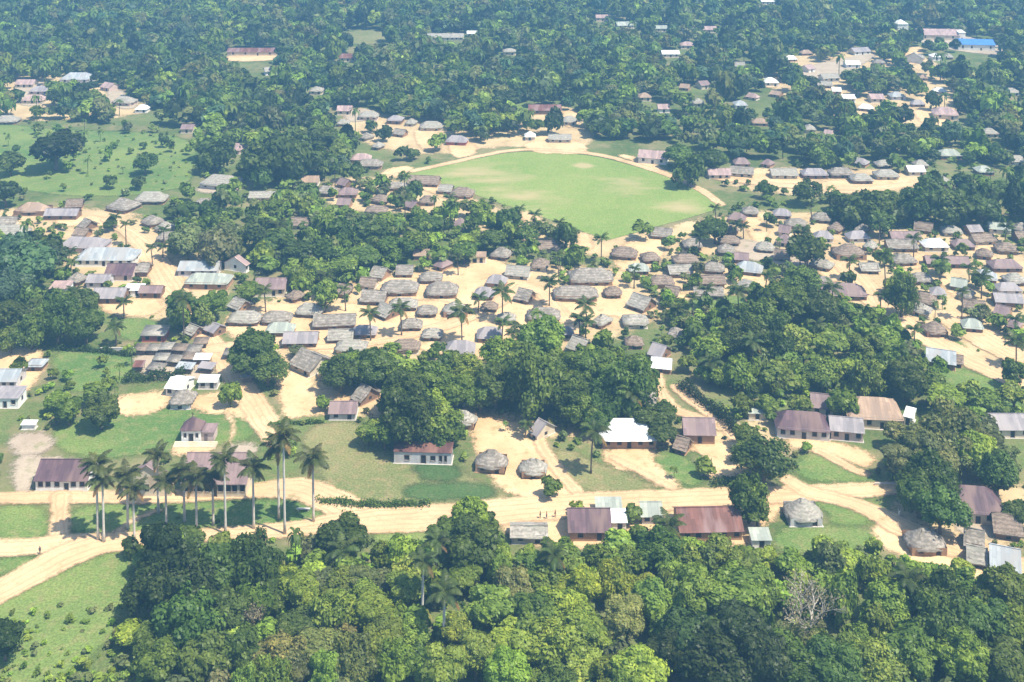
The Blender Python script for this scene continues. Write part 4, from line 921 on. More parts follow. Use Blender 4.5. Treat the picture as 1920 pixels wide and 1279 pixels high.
# the near wood and the dark group on the left
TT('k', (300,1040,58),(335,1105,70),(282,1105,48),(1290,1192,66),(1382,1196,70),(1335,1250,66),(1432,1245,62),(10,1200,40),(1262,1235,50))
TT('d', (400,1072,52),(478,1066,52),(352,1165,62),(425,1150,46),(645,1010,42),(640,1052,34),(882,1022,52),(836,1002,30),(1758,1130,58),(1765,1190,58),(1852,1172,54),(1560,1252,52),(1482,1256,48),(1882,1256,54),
   (455,1232,50),(385,1240,52),(562,1172,42),(1240,1036,42),(905,985,26),(520,1110,36),(280,1205,34))
TT('m', (562,1110,42),(720,1048,40),(748,1022,30),(762,1108,42),(622,1158,42),(690,1150,44),(720,1200,44),(940,1048,44),(872,1080,48),(1000,1058,42),(1060,1048,38),(1020,1094,44),(922,1140,48),(992,1160,52),(1232,1132,44),(1182,1056,40),
   (1290,1058,44),(1342,1036,40),(1392,1058,48),(1300,1112,54),(1372,1120,54),(1422,1112,44),(1640,1072,44),(1702,1100,44),(1662,1132,46),(1822,1100,44),(1882,1112,46),(1902,1192,50),(1802,1240,54),(1702,1232,54),(1640,1252,52),
   (302,1242,44),(880,972,42),(840,1050,34),(1100,1190,40),(1150,1262,42),(1030,1030,30),(1120,1050,34))
TT('l', (600,1078,42),(1052,1150,46),(962,1200,46),(1042,1214,50),(892,1230,50),(952,1264,46),(832,1262,54),(745,1240,40),(1432,1048,34),(1482,1058,42),(1542,1036,38),(1600,1058,42),(1200,1270,50),(1090,1250,38),(1700,1060,26),(770,1190,34))
TT('y', (1152,1098,50),(1100,1102,36),(1212,1092,32),(1060,1108,28),(700,1235,28))
TT('g', (682,1090,48),(962,1108,42),(720,1095,34),(540,1240,40))
TT('b', (522,1232,48),(602,1216,46),(662,1252,48),(560,1262,36),(640,1185,28))
T(1172, 1160, 47, 'o', 1.0, 'dome')
# along the road and among the houses
TT('d', (1432,862,48),(1404,935,38,1.25),(1420,965,26),(782,800,52),(752,742,52),(702,692,40),(640,702,36),(1002,722,58),(930,722,44),(1062,742,46),(1172,732,50),(1222,786,36),(1160,618,38,1.3),(1130,752,40),(472,662,42),(502,692,34),
   (1740,902,50),(1762,956,50),(1722,932,40),(1870,888,38,1.3),(1912,962,28),(836,812,32),(1120,780,34),(1010,768,40),(900,742,34),(1240,810,26),(1862,905,26))
TT('m', (822,792,44),(722,812,32),(1018,640,40,1.25),(1122,692,44),(872,700,40),(940,668,40),(782,664,38),(432,742,22),(606,756,16),(800,720,44),(850,735,40),(1075,690,40),(1190,700,36),(1032,914,21),(1185,964,19),(1320,878,18),(1512,838,11),(948,802,8),
   (1660,640,44),(980,680,38),(730,650,26),(660,690,34),(1090,770,36),(1830,850,44),(1040,690,36),(690,812,24))
TT('l', (830,800,30),(815,760,34),(760,705,30),(1010,655,30),(1070,720,30),(1500,640,40),(1080,952,15),(960,655,24))
TT('g', (1720,832,52),(1782,822,50),(1700,868,40),(1760,866,44),(1800,860,36),(1680,812,30),(1850,835,30))
TT('d', (1472,562,48),(1502,530,40),(1432,602,44),(1542,582,42),(1392,632,40),(1690,560,36),(1750,582,30),(1842,570,26),(1905,622,32),(1902,702,26),(1470,452,36),(1512,472,38),(1512,360,26),(1590,522,15),(1452,640,40),(1700,712,40),(1640,770,36),(1720,770,34))
TT('m', (1342,650,44),(1302,622,34),(1482,642,50),(1562,642,50),(1622,652,46),(1680,662,42),(1542,702,52),(1452,702,48),(1382,702,46),(1622,712,52),(1772,742,48),(1842,752,44),(1902,742,44),(1590,760,40),(1500,760,34),(1440,760,34),(1350,705,34),(1320,700,28),
   (1290,680,28),(1400,760,30),(1480,790,22),(1880,780,32),(1800,775,34),(1400,820,26),(1390,845,22),(1355,770,18),(1690,630,30),(1760,690,30),(1250,640,22))
TT('l', (1470,690,32),(1600,690,34),(1660,700,30),(1520,610,26),(1820,735,30))
TT('u', (52,500,54),(92,482,36),(20,540,40),(70,545,40),(30,470,30))
TT('d', (110,602,42),(60,622,34),(150,572,34),(342,578,32),(162,612,34),(190,772,34),(25,590,34),(500,302,44),(545,300,46),(732,292,36),(600,262,34),(700,300,26),(405,292,32),(272,306,22),(20,306,24),(30,372,34))
TT('m', (402,572,34),(440,578,28),(380,590,26),(105,752,24),(205,718,14),(60,780,26),(130,770,28),(175,735,24),(30,690,18),(20,640,24),(340,600,22),(470,545,24),(590,560,30),(560,540,24))
TT('g', (352,452,38),(400,470,36),(330,430,30),(420,440,28),(300,442,24),(440,470,26))
TT('k', (105,276,44),(50,355,38),(12,360,30))
TT('d', (208,340,14),(258,342,14),(330,395,20),(205,420,14),(480,440,36),(520,455,34),(600,470,38),(560,480,36),(640,440,36),(700,440,40),(680,480,38),(740,470,36),(840,440,40),(800,420,34),(870,470,30),(950,415,36),(930,450,30),(1040,470,40),(1010,490,32),(1060,440,32),(990,440,28))
TT('m', (640,500,34),(600,510,32),(700,510,28),(760,500,30),(560,520,28),(660,400,34),(720,380,36),(690,360,30),(760,390,32),(610,420,32),(540,420,30),(720,420,32),(780,455,30),(880,420,30),(900,395,28),(1080,480,24),(830,480,26),(640,540,24),(1205,430,20),(1270,455,34),(1310,440,32),(1345,450,30),(1290,480,30),(1260,480,24))
TT('d', (1340,430,28),(1390,440,24),(1610,390,34),(1660,385,32),(1720,390,36),(1780,395,36),(1840,390,38),(1890,400,38),(1650,420,24),(1880,430,24),(1800,420,24),(1740,365,26),(1870,360,30),(1700,435,22),(1290,320,30),(1330,300,26),(1270,290,26))

# ------------------------------------------------------------------ scattered trees of the far woods
EL = [h for h in HOUSES]
def clear_val(x, y, kinds=('sand', 'pitch')):
    X = np.array([[x, y]]); return max([float(f(X)[0]) for k, f in CLEAR if k in kinds] or [-1e9])
def blocks(px, py, r, x, y, R, tol=0.35):
    """Would this crown stand in a building or hide one that the photograph shows?"""
    for h in EL:
        if (h['x']-x)**2 + (h['y']-y)**2 < (h['R'] + R*0.55)**2: return True
        if y < h['y'] + 1:
            x0, y0, x1, y1 = h['box']
            ox = min(x1, px + r*.9) - max(x0, px - r*.9); oy = min(y1, py + r*.8) - max(y0, py - r*.8)
            if ox > 0 and oy > 0 and ox*oy > tol*(x1-x0)*(y1-y0)*(0.25 if h['py'] < 300 else (.5 if not h['auto'] else .9)): return True
    return False
def hides(t):
    if any(abs(t['px']-a) < 1 and abs(t['py']-b) < 1 for a, b, c in BIGTREES): return False
    for h in EL:
        if t['y'] < h['y'] + 1:
            x0, y0, x1, y1 = h['box']
            ox = min(x1, t['px'] + t['r']*.85) - max(x0, t['px'] - t['r']*.85); oy = min(y1, t['py'] + t['r']*.8) - max(y0, t['py'] - t['r']*.8)
            if ox > 0 and oy > 0 and ox*oy > .33*(x1-x0)*(y1-y0): return True
        if math.hypot(h['x']-t['x'], h['y']-t['y']) < h['R']*.7 + t['R']*.2: return True
    return False
TREES[:] = [t for t in TREES if not (1470 < t['px'] < 1620 and 1120 < t['py'] < 1225)]
for t in TREES:                             # a trunk never stands inside a house
    for _ in range(12):
        hit = [h for h in EL if math.hypot(h['x']-t['x'], h['y']-t['y']) < h['R']*.75 + .6]
        if not hit: break
        h = hit[0]; dx, dy = t['x']-h['x'], t['y']-h['y']; L = math.hypot(dx, dy) or 1; t['x'] += dx/L*.8; t['y'] += (dy/L*.8 if abs(dy) > .1 else .8)
_drop = [t for t in TREES if hides(t)]; print('dropped', [(t['px'], t['py']) for t in _drop])
TREES[:] = [t for t in TREES if not hides(t)]
rng = random.Random(5)
KEEP = np.array([[p, q, r] for p, q, r in [(785,258,26),(1000,275,30),(1060,275,26),(1190,300,30),(1725,222,26),(1630,340,60),(1380,330,40),(470,112,44),(800,325,30),(745,326,26),(870,290,24),(1240,300,34),(1720,100,18),(1840,98,40),(1590,110,20),(690,70,30),(980,203,14),(1520,1170,44),(1580,1165,40),(462,1160,26),(1512,965,36),(1560,1005,36),(1480,1005,30),(1333,990,62),(1106,992,42),(1743,1020,40),(1428,1015,22),(992,1005,36),(1890,1050,50),(832,1150,30),(850,356,26),(915,378,26),(985,402,24),(1055,425,22),(1105,442,20),(690,1012,30),(770,1005,26)]], float)
def scatter(poly, step, rr, cols, keep=0.95, tol=0.35, lawn=False):
    P = np.array([G(*q) for q in poly]); lo, hi = P.min(0), P.max(0)
    nx, ny = int((hi[0]-lo[0])/step)+1, int((hi[1]-lo[1])/step)+1
    pts = np.array([(lo[0]+(i+rng.uniform(.05, .95))*step, lo[1]+(j+rng.uniform(.05, .95))*step) for i in range(nx) for j in range(ny)])
    pts = pts[poly_inside(pts, P) > 0]
    C = np.full(len(pts), -1e9)
    for k, f in CLEAR:
        if k in ('sand', 'pitch') or not lawn: C = np.maximum(C, f(pts))
    for (x, y), c in zip(pts, C):
        if c > 0.3 or rng.random() > keep: continue
        R = rng.uniform(*rr); sz = rng.uniform(.85, 1.35) if rng.random() > .07 else rng.uniform(1.4, 1.9)
        px, py = PX(x, y, R*sz); r = R*S(PX(x, y)[1])
        if not (-60 < px < 1980): continue
        if ((KEEP[:, 0]-px)**2 + ((KEEP[:, 1]-py)*1.6)**2 < (KEEP[:, 2]+r*.5)**2).any() : continue
        if blocks(px, py, r, x, y, R, tol): continue
        if any((t['x']-x)**2 + (t['y']-y)**2 < (0.55*(t['R']+R))**2 for t in TREES if t['hand'] and abs(t['x']-x) < 14): continue
        cc = clear_val(*G(px, min(py, 1270))) if py > 290 else -1
        if cc > 2.0: continue
        TREES.append(dict(px=px, py=py, r=r, x=x, y=y, R=R, sz=sz, col=rng.choice(cols), form=None, hand=False))
scatter([(-40,-22),(1960,-22),(1960,60),(-40,60)], 8.6, (4.6, 7.2), 'dddkmumkglb', .93)
scatter([(-40,60),(1960,60),(1960,150),(1000,150),(-40,150)], 7.6, (3.8, 6.4), 'dddkmukklgb', .92)
scatter([(-40,150),(1960,150),(1960,310),(1340,300),(1260,270),(1120,262),(960,255),(780,300),(700,330),(500,345),(380,340),(372,240),(-40,226)], 7.0, (3.4, 6.0), 'ddkkmmulgb', .90)
scatter([(1340,300),(1960,300),(1960,330),(1350,318)], 7.0, (3.2, 5.5), 'ddmku', .8)
scatter([(1560,352),(1960,340),(1960,445),(1650,440),(1570,420)], 6.5, (3, 5), 'dddmk', .9)
scatter([(380,345),(700,335),(760,345),(830,410),(760,400),(640,350),(560,400),(470,400),(380,420),(290,440)], 6.5, (2.6, 4.6), 'dmmdg', .72)
scatter([(300,430),(480,392),(640,350),(760,375),(830,412),(960,392),(1000,432),(1080,452),(1070,490),(980,520),(890,500),(840,530),(640,548),(560,530),(480,505),(300,475)], 5.0, (1.8, 3.9), 'dmmmdlg', .75)
scatter([(0,455),(110,470),(130,540),(190,560),(180,640),(0,650)], 6.0, (2.8, 4.6), 'dummg', .8)
scatter([(590,690),(700,672),(800,640),(960,645),(1050,600),(1060,640),(1130,660),(1210,690),(1240,760),(1260,800),(1160,790),(1000,780),(900,740),(840,760),(850,830),(760,830),(700,780)], 4.2, (1.5, 3.4), 'dmmdmlg', .8)
scatter([(1240,570),(1400,595),(1440,515),(1530,525),(1640,595),(1720,660),(1800,710),(1920,760),(1920,790),(1850,790),(1700,750),(1560,755),(1420,760),(1330,715),(1260,640)], 3.9, (1.3, 3.0), 'mmmdlgl', .88)
scatter([(240,1040),(700,1030),(840,1030),(960,1030),(1240,1030),(1440,1040),(1640,1045),(1700,1070),(1930,1110),(1980,1290),(1980,1400),(310,1400),(280,1290),(240,1200),(270,1150)], 4.3, (1.7, 3.8), 'mmdlmllg', .8)
scatter([(80,655),(260,650),(255,720),(230,780),(100,800),(20,790),(60,740)], 7, (1.0, 2.2), 'mmgl', .4, .3, True)
scatter([(1680,800),(1860,790),(1900,880),(1880,900),(1780,985),(1700,960)], 5, (2, 4), 'ggmd', .75)
scatter([(1440,345),(1560,345),(1570,420),(1400,440),(1380,400)], 8, (2, 3.6), 'dmmg', .4)
scatter([(1430,440),(1920,440),(1920,720),(1850,680),(1700,600),(1560,560),(1450,510)], 5.2, (1.2, 3.0), 'dmmgl', .55, .42)
scatter([(400,560),(1250,520),(1250,700),(1000,640),(540,680),(400,620)], 5.0, (1.0, 2.6), 'mmgdl', .5, .36)
scatter([(1240,440),(1440,440),(1440,580),(1240,570)], 5, (1.3, 2.8), 'mdmg', .55, .4)
scatter([(0,225),(370,230),(380,340),(0,380)], 13, (1.2, 2.8), 'mmgd', .5, .3, True)
scatter([(540,790),(760,860),(970,930),(640,930)], 11, (.8, 1.5), 'mgl', .35, .2, True)
scatter([(1050,845),(1340,850),(1330,910),(1100,925)], 10, (.8, 1.6), 'mgl', .3, .2, True)
print('trees', len(TREES), 'hand', sum(t['hand'] for t in TREES), 'houses', len(HOUSES))

def inframe(t): return -t['r'] < t['px'] < 1920 + t['r'] and -t['r'] < t['py'] < 1279 + t['r']*.8
vis = sorted([t for t in TREES if inframe(t) and t['R'] > 1.7], key=lambda t: -(t['r'] + (6 if t['hand'] else 0)))
IND = vis[:300]; ids = {id(t) for t in IND}
REST = [t for t in TREES if id(t) not in ids]

# ------------------------------------------------------------------ telling trees and houses apart
def rel(px, py, land, self_o=None):
    best = min(land, key=lambda l: (l[1]-px)**2 + (1.5*(l[2]-py))**2 if l[0] != self_o else 1e18)
    dx, dy = px - best[1], 1.4*(py - best[2])
    side = ('right of', 'left of')[dx < 0]; ver = ('below', 'above')[dy < 0]
    if abs(dx) > 2.2*abs(dy): w = side
    elif abs(dy) > 2.2*abs(dx): w = ver
    else: w = ver + ' and ' + side
    return best[0], w, math.hypot(dx, dy)
ORD = ['', 'second ', 'third ', 'fourth ', 'fifth ', 'sixth ', 'seventh ', 'eighth ', 'ninth ', 'tenth ', 'eleventh ', 'twelfth ', 'thirteenth ', 'fourteenth ']
def art(n): return n if n.startswith('photo') else n
def name_all(items, land):
    """items: dicts with px, py, desc and o; each label says look, then place by the nearest landmark, then order outwards from it."""
    groups = {}
    for it in items:
        n, w, d = rel(it['px'], it['py'], land); groups.setdefault((it['desc'], w, n), []).append((d, it))
    for (desc, w, n), L in groups.items():
        L.sort(key=lambda q: q[0])
        for k, (d, it) in enumerate(L):
            o = '' if len(L) == 1 else ('nearest ' if k == 0 else (ORD[k] + 'nearest '))
            lb = f"{o}{desc} {w} the {n}"
            if len(lb.replace('-', ' ').split()) > 15: lb = lb.replace('mid-sized ', '').replace('large ', '').replace('small ', '')
            if len(lb.replace('-', ' ').split()) > 15: lb = lb.replace('broadleaf ', '').replace(' of the left cluster', ' at left').replace(' of the centre', '').replace(' by the street', '')
            it['o']['label'] = lb
KINDW = {'house': 'house', 'hut': 'hut', 'shed': 'shed', 'stall': 'stall'}
auto = [dict(px=h['px'], py=h['py'], desc=f"{h['rword']} {h['kind']}", o=h['o']) for h in HOUSES if h['auto']]
_used = {l[0] for l in LAND}
name_all([a for a in auto], [l for l in LAND])

# ------------------------------------------------------------------ individual trees
LEAFJ = random.Random(9)
def jit_col(c, j=LEAFJ):
    v = j.uniform(.72, 1.32); g = j.uniform(.93, 1.07); v *= 1.4; return (1.12*c[0]*v*j.uniform(.91, 1.1), c[1]*v*g, .66*c[2]*v*j.uniform(.85, 1.15), 1)
def bare_tree(x, y, R, rz):
    root = link('bare_tree', None, loc=(x, y, 0), rz=rz)
    r = random.Random(8); m = MB(); tips = []
    def grow(p, d, L, rad, k):
        q = p + d*L*.5 + Vector((r.uniform(-.06, .06)*L, r.uniform(-.06, .06)*L, 0)); e = p + d*L
        m.tube([p, q, e], [rad, rad*.8, rad*.6], 6, False)
        if k == 0: tips.append(e); return
        for i in range(3 if k > 1 else 2):
            a = r.uniform(0, 6.28); b = r.uniform(.4, .85)
            nd = (d + Vector((math.cos(a), math.sin(a), .12))*b).normalized()
            grow(e, nd, L*r.uniform(.58, .78), rad*.55, k-1)
        if k < 4: tips.append(e)
    for a in (0.3, 2.2, 4.0):
        grow(Vector((.2*math.cos(a), .2*math.sin(a), -.3)), Vector((.28*math.cos(a), .28*math.sin(a), 1)).normalized(), R*.66, .36, 4)
    link('trunk', m.mesh('trunk', M['palebark'], True), root)
    g = np.random.default_rng(3); tp = np.array([t[:] for t in tips])
    n = 1300; c = tp[g.integers(0, len(tp), n)] + g.normal(scale=.55, size=(n, 3))
    nr = unit(g.normal(size=(n, 3)) + [0, 0, .6]); t1 = unit(np.cross(nr, g.normal(size=(n, 3)))); t2 = np.cross(nr, t1); s = g.uniform(.12, .30, (n, 1))
    V = np.stack([c+t1*s, c+t2*s*.6, c-t1*s, c-t2*s*.6], 1).reshape(-1, 3)
    me = mesh_np('crown', V, np.arange(4*n).reshape(n, 4), M['leaf'], tint=g.random(n))
    cr = link('crown', me, root); cr.color = (.21, .19, .12, 1)
    return root
items = []
for i, t in enumerate(IND):
    s_ = t['r']; lod = 'near' if s_ > 33 and t['py'] > 500 else ('mid' if s_ > 17 else 'far')
    cm, tm = (domes[0] if t['form'] == 'dome' else LEAFJ.choice(LODS[lod]))
    rz = LEAFJ.uniform(0, 6.28)
    root = link('tree', None, loc=(t['x'], t['y'], 0), rz=rz)
    root.scale = (t['R']*LEAFJ.uniform(.84, 1.2), t['R']*LEAFJ.uniform(.84, 1.2), t['R']*t['sz']); root.empty_display_size = .3
    link('trunk', tm, root)
    cr = link('crown', cm, root); cr.color = jit_col(PAL[t['col']][0])
    tag(root, None, 'tree', 'broadleaf trees around the village')
    size = 'large' if t['R'] > 5 else ('small' if t['R'] < 3.0 else 'mid-sized')
    shape = 'domed ' if t['form'] == 'dome' else ('tall ' if t['sz'] > 1.45 else '')
    items.append(dict(px=t['px'], py=t['py'], desc=f"{size} {shape}{PAL[t['col']][1]} tree", o=root))
    t['o'] = root
xb, yb = G(1512, 1212); bt = bare_tree(xb, yb, 7.4, .4); tag(bt, 'wide nearly leafless tree with pale forked trunks in the near wood', 'tree', 'broadleaf trees around the village')
xb, yb = G(462, 1182); bt2 = bare_tree(xb, yb, 3.6, 1.9); tag(bt2, 'thin pale-trunked tree with sparse leaves among the dark left group', 'tree', 'broadleaf trees around the village')
name_all(items, LAND)

# ------------------------------------------------------------------ the rest of the woods as one mass of real crowns
def palm_arrays(seed):
    r = np.random.default_rng(seed); V, Q, Tn = [], [], []
    h = r.uniform(2.0, 3.0)
    for k in range(11):
        a = k*2.4 + r.uniform(-.2, .2); d = np.array([math.cos(a), math.sin(a), 0]); sd_ = np.array([-d[1], d[0], 0]); up = r.uniform(-.1, 1.0)
        pts = [np.array([0, 0, h])]
        for j in range(3): pts.append(pts[-1] + (d*math.cos(up - j*.75) + np.array([0, 0, math.sin(up - j*.75)]))*.36)
        wd = [.05, .17, .15, .03]; b = len(V)
        for q, w_ in zip(pts, wd): V += [q + sd_*w_ - [0, 0, .05], q - sd_*w_ - [0, 0, .05]]
        Q += [[b+2*j, b+2*j+1, b+2*j+3, b+2*j+2] for j in range(3)]; Tn += [r.uniform(.2, .9)]*3
    b = len(V)
    for z, rr in ((-.05, .06), (h, .045)): V += [np.array([rr, 0, z]), np.array([-rr*.5, rr*.87, z]), np.array([-rr*.5, -rr*.87, z])]
    Q += [[b, b+1, b+4, b+3], [b+1, b+2, b+5, b+4], [b+2, b, b+3, b+5]]; Tn += [.4]*3
    return np.array(V), np.array(Q), np.array(Tn), np.zeros((0, 3)), np.zeros((0, 3), int), np.zeros(0), None
def mass(name, label, trees, nvar, ncards, cs, nl, ncore, palms=0.0):
    protos = [crown_arrays(500+i, ncards, cs, nl, flat=(.85, 1.0, .75, 1.1, .9)[i % 5], ncore=ncore) for i in range(nvar)]
    pp = [palm_arrays(900+i) for i in range(5)]; VV, QQ, CC = [], [], []; off = 0; g = np.random.default_rng(4)
    for t in trees:
        ispalm = g.random() < palms
        V, Q, ti, CV, CF, ct, c = pp[g.integers(5)] if ispalm else protos[g.integers(nvar)]
        a = g.uniform(0, 6.28); ca, sa = math.cos(a), math.sin(a)
        A = np.vstack([V, CV]); x = A[:, 0]*ca - A[:, 1]*sa; y = A[:, 0]*sa + A[:, 1]*ca
        VV.append(np.column_stack([x*t['R'] + t['x'], y*t['R'] + t['y'], A[:, 2]*t['R']*t['sz'] - t.get('sink', 0)]))
        QQ.append(np.vstack([Q, tri2quad(CF) + len(V)]) + off); off += len(A)
        base = np.array(jit_col(PAL['d' if ispalm else t['col']][0]))[:3]
        tt = np.concatenate([ti, ct])[:, None]
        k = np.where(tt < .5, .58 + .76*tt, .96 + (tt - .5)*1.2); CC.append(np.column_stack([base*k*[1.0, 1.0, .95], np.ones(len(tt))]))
    V = np.vstack(VV); Q = np.vstack(QQ); Cc = np.vstack(CC)
    me = bpy.data.meshes.new(name)
    tri = Q[:, 2] == Q[:, 3]
    Q4, Q3 = Q[~tri], Q[tri][:, :3]
    me.vertices.add(len(V)); me.vertices.foreach_set('co', V.astype(np.float32).ravel())
    lp = np.concatenate([Q4.ravel(), Q3.ravel()]).astype(np.int32); me.loops.add(len(lp)); me.loops.foreach_set('vertex_index', lp)
    me.polygons.add(len(Q)); me.polygons.foreach_set('loop_start', np.concatenate([np.arange(len(Q4))*4, 4*len(Q4) + 3*np.arange(len(Q3))]).astype(np.int32))
    me.materials.append(M['leafmass'])
    at = me.attributes.new('leaf', 'FLOAT_COLOR', 'FACE'); at.data.foreach_set('color', np.vstack([Cc[~tri], Cc[tri]]).astype(np.float32).ravel())
    me.update(calc_edges=True)
    o = link(name, me); tag(o, label, kind='stuff'); print(name, len(trees), len(Q)); return o
far = [t for t in REST if t['r'] < 13.5]; mid_ = [t for t in REST if 13.5 <= t['r'] < 21]; big_ = [t for t in REST if t['r'] >= 21]
mass('distant_trees', 'dense far woods of dark green crowns fading into haze', far, 8, 84, .39, 5, 2, palms=.22)
mass('woodland', 'closed mass of smaller mixed trees between the larger ones', mid_, 8, 165, .32, 7, 3, palms=.07)
mass('near_woodland', 'bushy trees filling the near wood between the larger crowns', big_, 8, 400, .21, 9, 4, palms=.03)
# low bushes over all ground that is neither sand nor lawn
def bushes(poly, step, rr, cols, keep, out, lawn_ok=False):
    P = np.array([G(*q) for q in poly]); lo, hi = P.min(0), P.max(0)
    nx, ny = int((hi[0]-lo[0])/step)+1, int((hi[1]-lo[1])/step)+1
    g = np.random.default_rng(len(out)+7)
    X = np.stack(np.meshgrid(np.arange(nx), np.arange(ny)), -1).reshape(-1, 2)*step + lo + g.uniform(0, step, (nx*ny, 2))
    X = X[poly_inside(X, P) > 0]; X = X[g.random(len(X)) < keep]
    c = np.full(len(X), -1e9)
    for k, f in CLEAR:
        if k in ('sand', 'pitch') or not lawn_ok: c = np.maximum(c, f(X))
    for h in HOUSES: c = np.where(np.hypot(X[:, 0]-h['x'], X[:, 1]-h['y']) < h['R'] + .8, 1, c)
    X = X[c < -0.8]
    clump = np.sin(X[:, 0]*.11+1.3)*np.sin(X[:, 1]*.093)+.6*np.sin(X[:, 0]*.031+X[:, 1]*.047)
    X = X[clump + g.normal(scale=.5, size=len(X)) > -.35]
    for x, y in X: out.append(dict(x=x, y=y, R=g.uniform(*rr), sz=g.uniform(.7, 1.15), col=cols[g.integers(len(cols))], sink=.25))
ub = []
bushes([(-30,640),(1950,640),(1950,1000),(-30,1000)], 3.3, (.6, 1.5), 'mmgldb', .55, ub)
bushes([(-30,400),(1950,400),(1950,640),(-30,640)], 4.2, (.8, 1.9), 'mmgdd', .55, ub)
bushes([(-30,300),(1950,300),(1950,400),(-30,400)], 6, (1, 2.2), 'mmgdd', .55, ub)
bushes([(-40,1000),(1960,1000),(1990,1290),(-60,1290)], 2.3, (.6, 1.7), 'mmdlbg', .8, ub)
bushes([(-60,1180),(60,1140),(150,1130),(240,1120),(250,1290),(-60,1290)], 2.2, (.3, .95), 'mlglml', .9, ub, True)
bushes([(130,1000),(300,985),(560,975),(600,960),(590,945),(130,950)], 3.5, (.4, 1.0), 'mmdb', .35, ub, True)
bushes([(400,560),(1250,480),(1440,470),(1560,430),(1950,425),(1950,720),(1640,600),(1250,600),(1080,660),(640,690)], 3.6, (.5, 1.5), 'mmgdl', .5, ub)
bushes([(-30,388),(330,430),(440,560),(180,600),(-30,462)], 4.0, (.6, 1.6), 'mmgd', .5, ub)
bushes([(-30,225),(372,235),(372,355),(-30,375)], 6, (.5, 1.3), 'mlmg', .5, ub, True)
mass('undergrowth', 'low bushes and weeds covering the ground between houses', ub, 6, 42, .44, 3, 1)
# ------------------------------------------------------------------ palms
def frond_mesh(i, up, droop, npair=30, lw=.30):
    r = np.random.default_rng(60+i); V, Q, Tn = [], [], []
    n = 10; ts = np.linspace(0, 1, n+1); ang = up - droop*ts**1.2
    P = np.zeros((n+1, 3)); 
    for k in range(n): P[k+1] = P[k] + np.array([math.cos(ang[k]), 0, math.sin(ang[k])])/n
    def at(t):
        q = t*n; k = min(int(q), n-1); return P[k] + (P[k+1]-P[k])*(q-k), np.array([math.cos(ang[k]), 0, math.sin(ang[k])])
    for k in range(n):                              # midrib, a three-sided rod
        w0, w1 = .016*(1-ts[k])+.004, .016*(1-ts[k+1])+.004
        b = len(V)
        for p, w in ((P[k], w0), (P[k+1], w1)): V += [p+[0,w,0], p+[0,-w,0], p+[0,0,w*1.4]]
        Q += [[b,b+3,b+5,b+2],[b+1,b+2,b+5,b+4],[b,b+1,b+4,b+3]]; Tn += [.9]*3
    for side in (-1, 1):
        for j in range(npair):
            t = .14 + .86*(j+r.uniform(-.2, .2))/npair; t = min(max(t, .1), 1)
            p, d = at(t); L = lw*(math.sin(math.pi*min(1, .16+.84*t)**.8)*.85+.22)
            out = np.array([.55*d[0], side*.85, .55*d[2]-.30+r.uniform(-.22, .12)]); out /= np.linalg.norm(out)
            e = p + out*L; m_ = p + out*L*.5 + [0, 0, .02]; wv = d*.020
            b = len(V); V += [p-wv*.6, p+wv*.6, m_+wv, m_-wv, e+wv*.3+[0,0,-.05*L], e-wv*.3+[0,0,-.05*L]]
            Q += [[b,b+1,b+2,b+3],[b+3,b+2,b+4,b+5]]; Tn += [float(np.clip(r.normal(.5, .2), 0, 1))]*2
    return mesh_np('frond', np.array(V), np.array(Q), M['leaf'], tint=np.array(Tn))
FR = {k: [frond_mesh(i*3+j, up+.1*j, dr, lw=lw) for j in range(3)] for i, (k, up, dr, lw) in enumerate((('high', 1.15, 1.35, .26), ('mid', .62, 1.55, .29), ('low', .10, 1.35, .29), ('hang', -.55, .85, .22)))}
def palm_crown_joined(nf, seed):
    V, Q, Tn = [], [], []; r = random.Random(seed); off = 0
    for k in range(nf):
        key = ('high', 'mid', 'mid', 'low')[k % 4]; me = FR[key][k % 3]
        v = np.zeros(len(me.vertices)*3); me.vertices.foreach_get('co', v); v = v.reshape(-1, 3)
        a = k*2.39996 + r.uniform(-.2, .2); ca, sa = math.cos(a), math.sin(a)
        V.append(np.column_stack([v[:, 0]*ca - v[:, 1]*sa, v[:, 0]*sa + v[:, 1]*ca, v[:, 2]]))
        q = np.zeros(len(me.polygons)*4, int); me.loops.foreach_get('vertex_index', q); Q.append(q.reshape(-1, 4)+off); off += len(v)
        t = np.zeros(len(me.polygons)); me.attributes['tint'].data.foreach_get('value', t); Tn.append(t)
    return mesh_np('palm_crown', np.vstack(V), np.vstack(Q), M['leaf'], tint=np.concatenate(Tn))
PCJ = [palm_crown_joined(15, s) for s in range(3)]
pitems = []
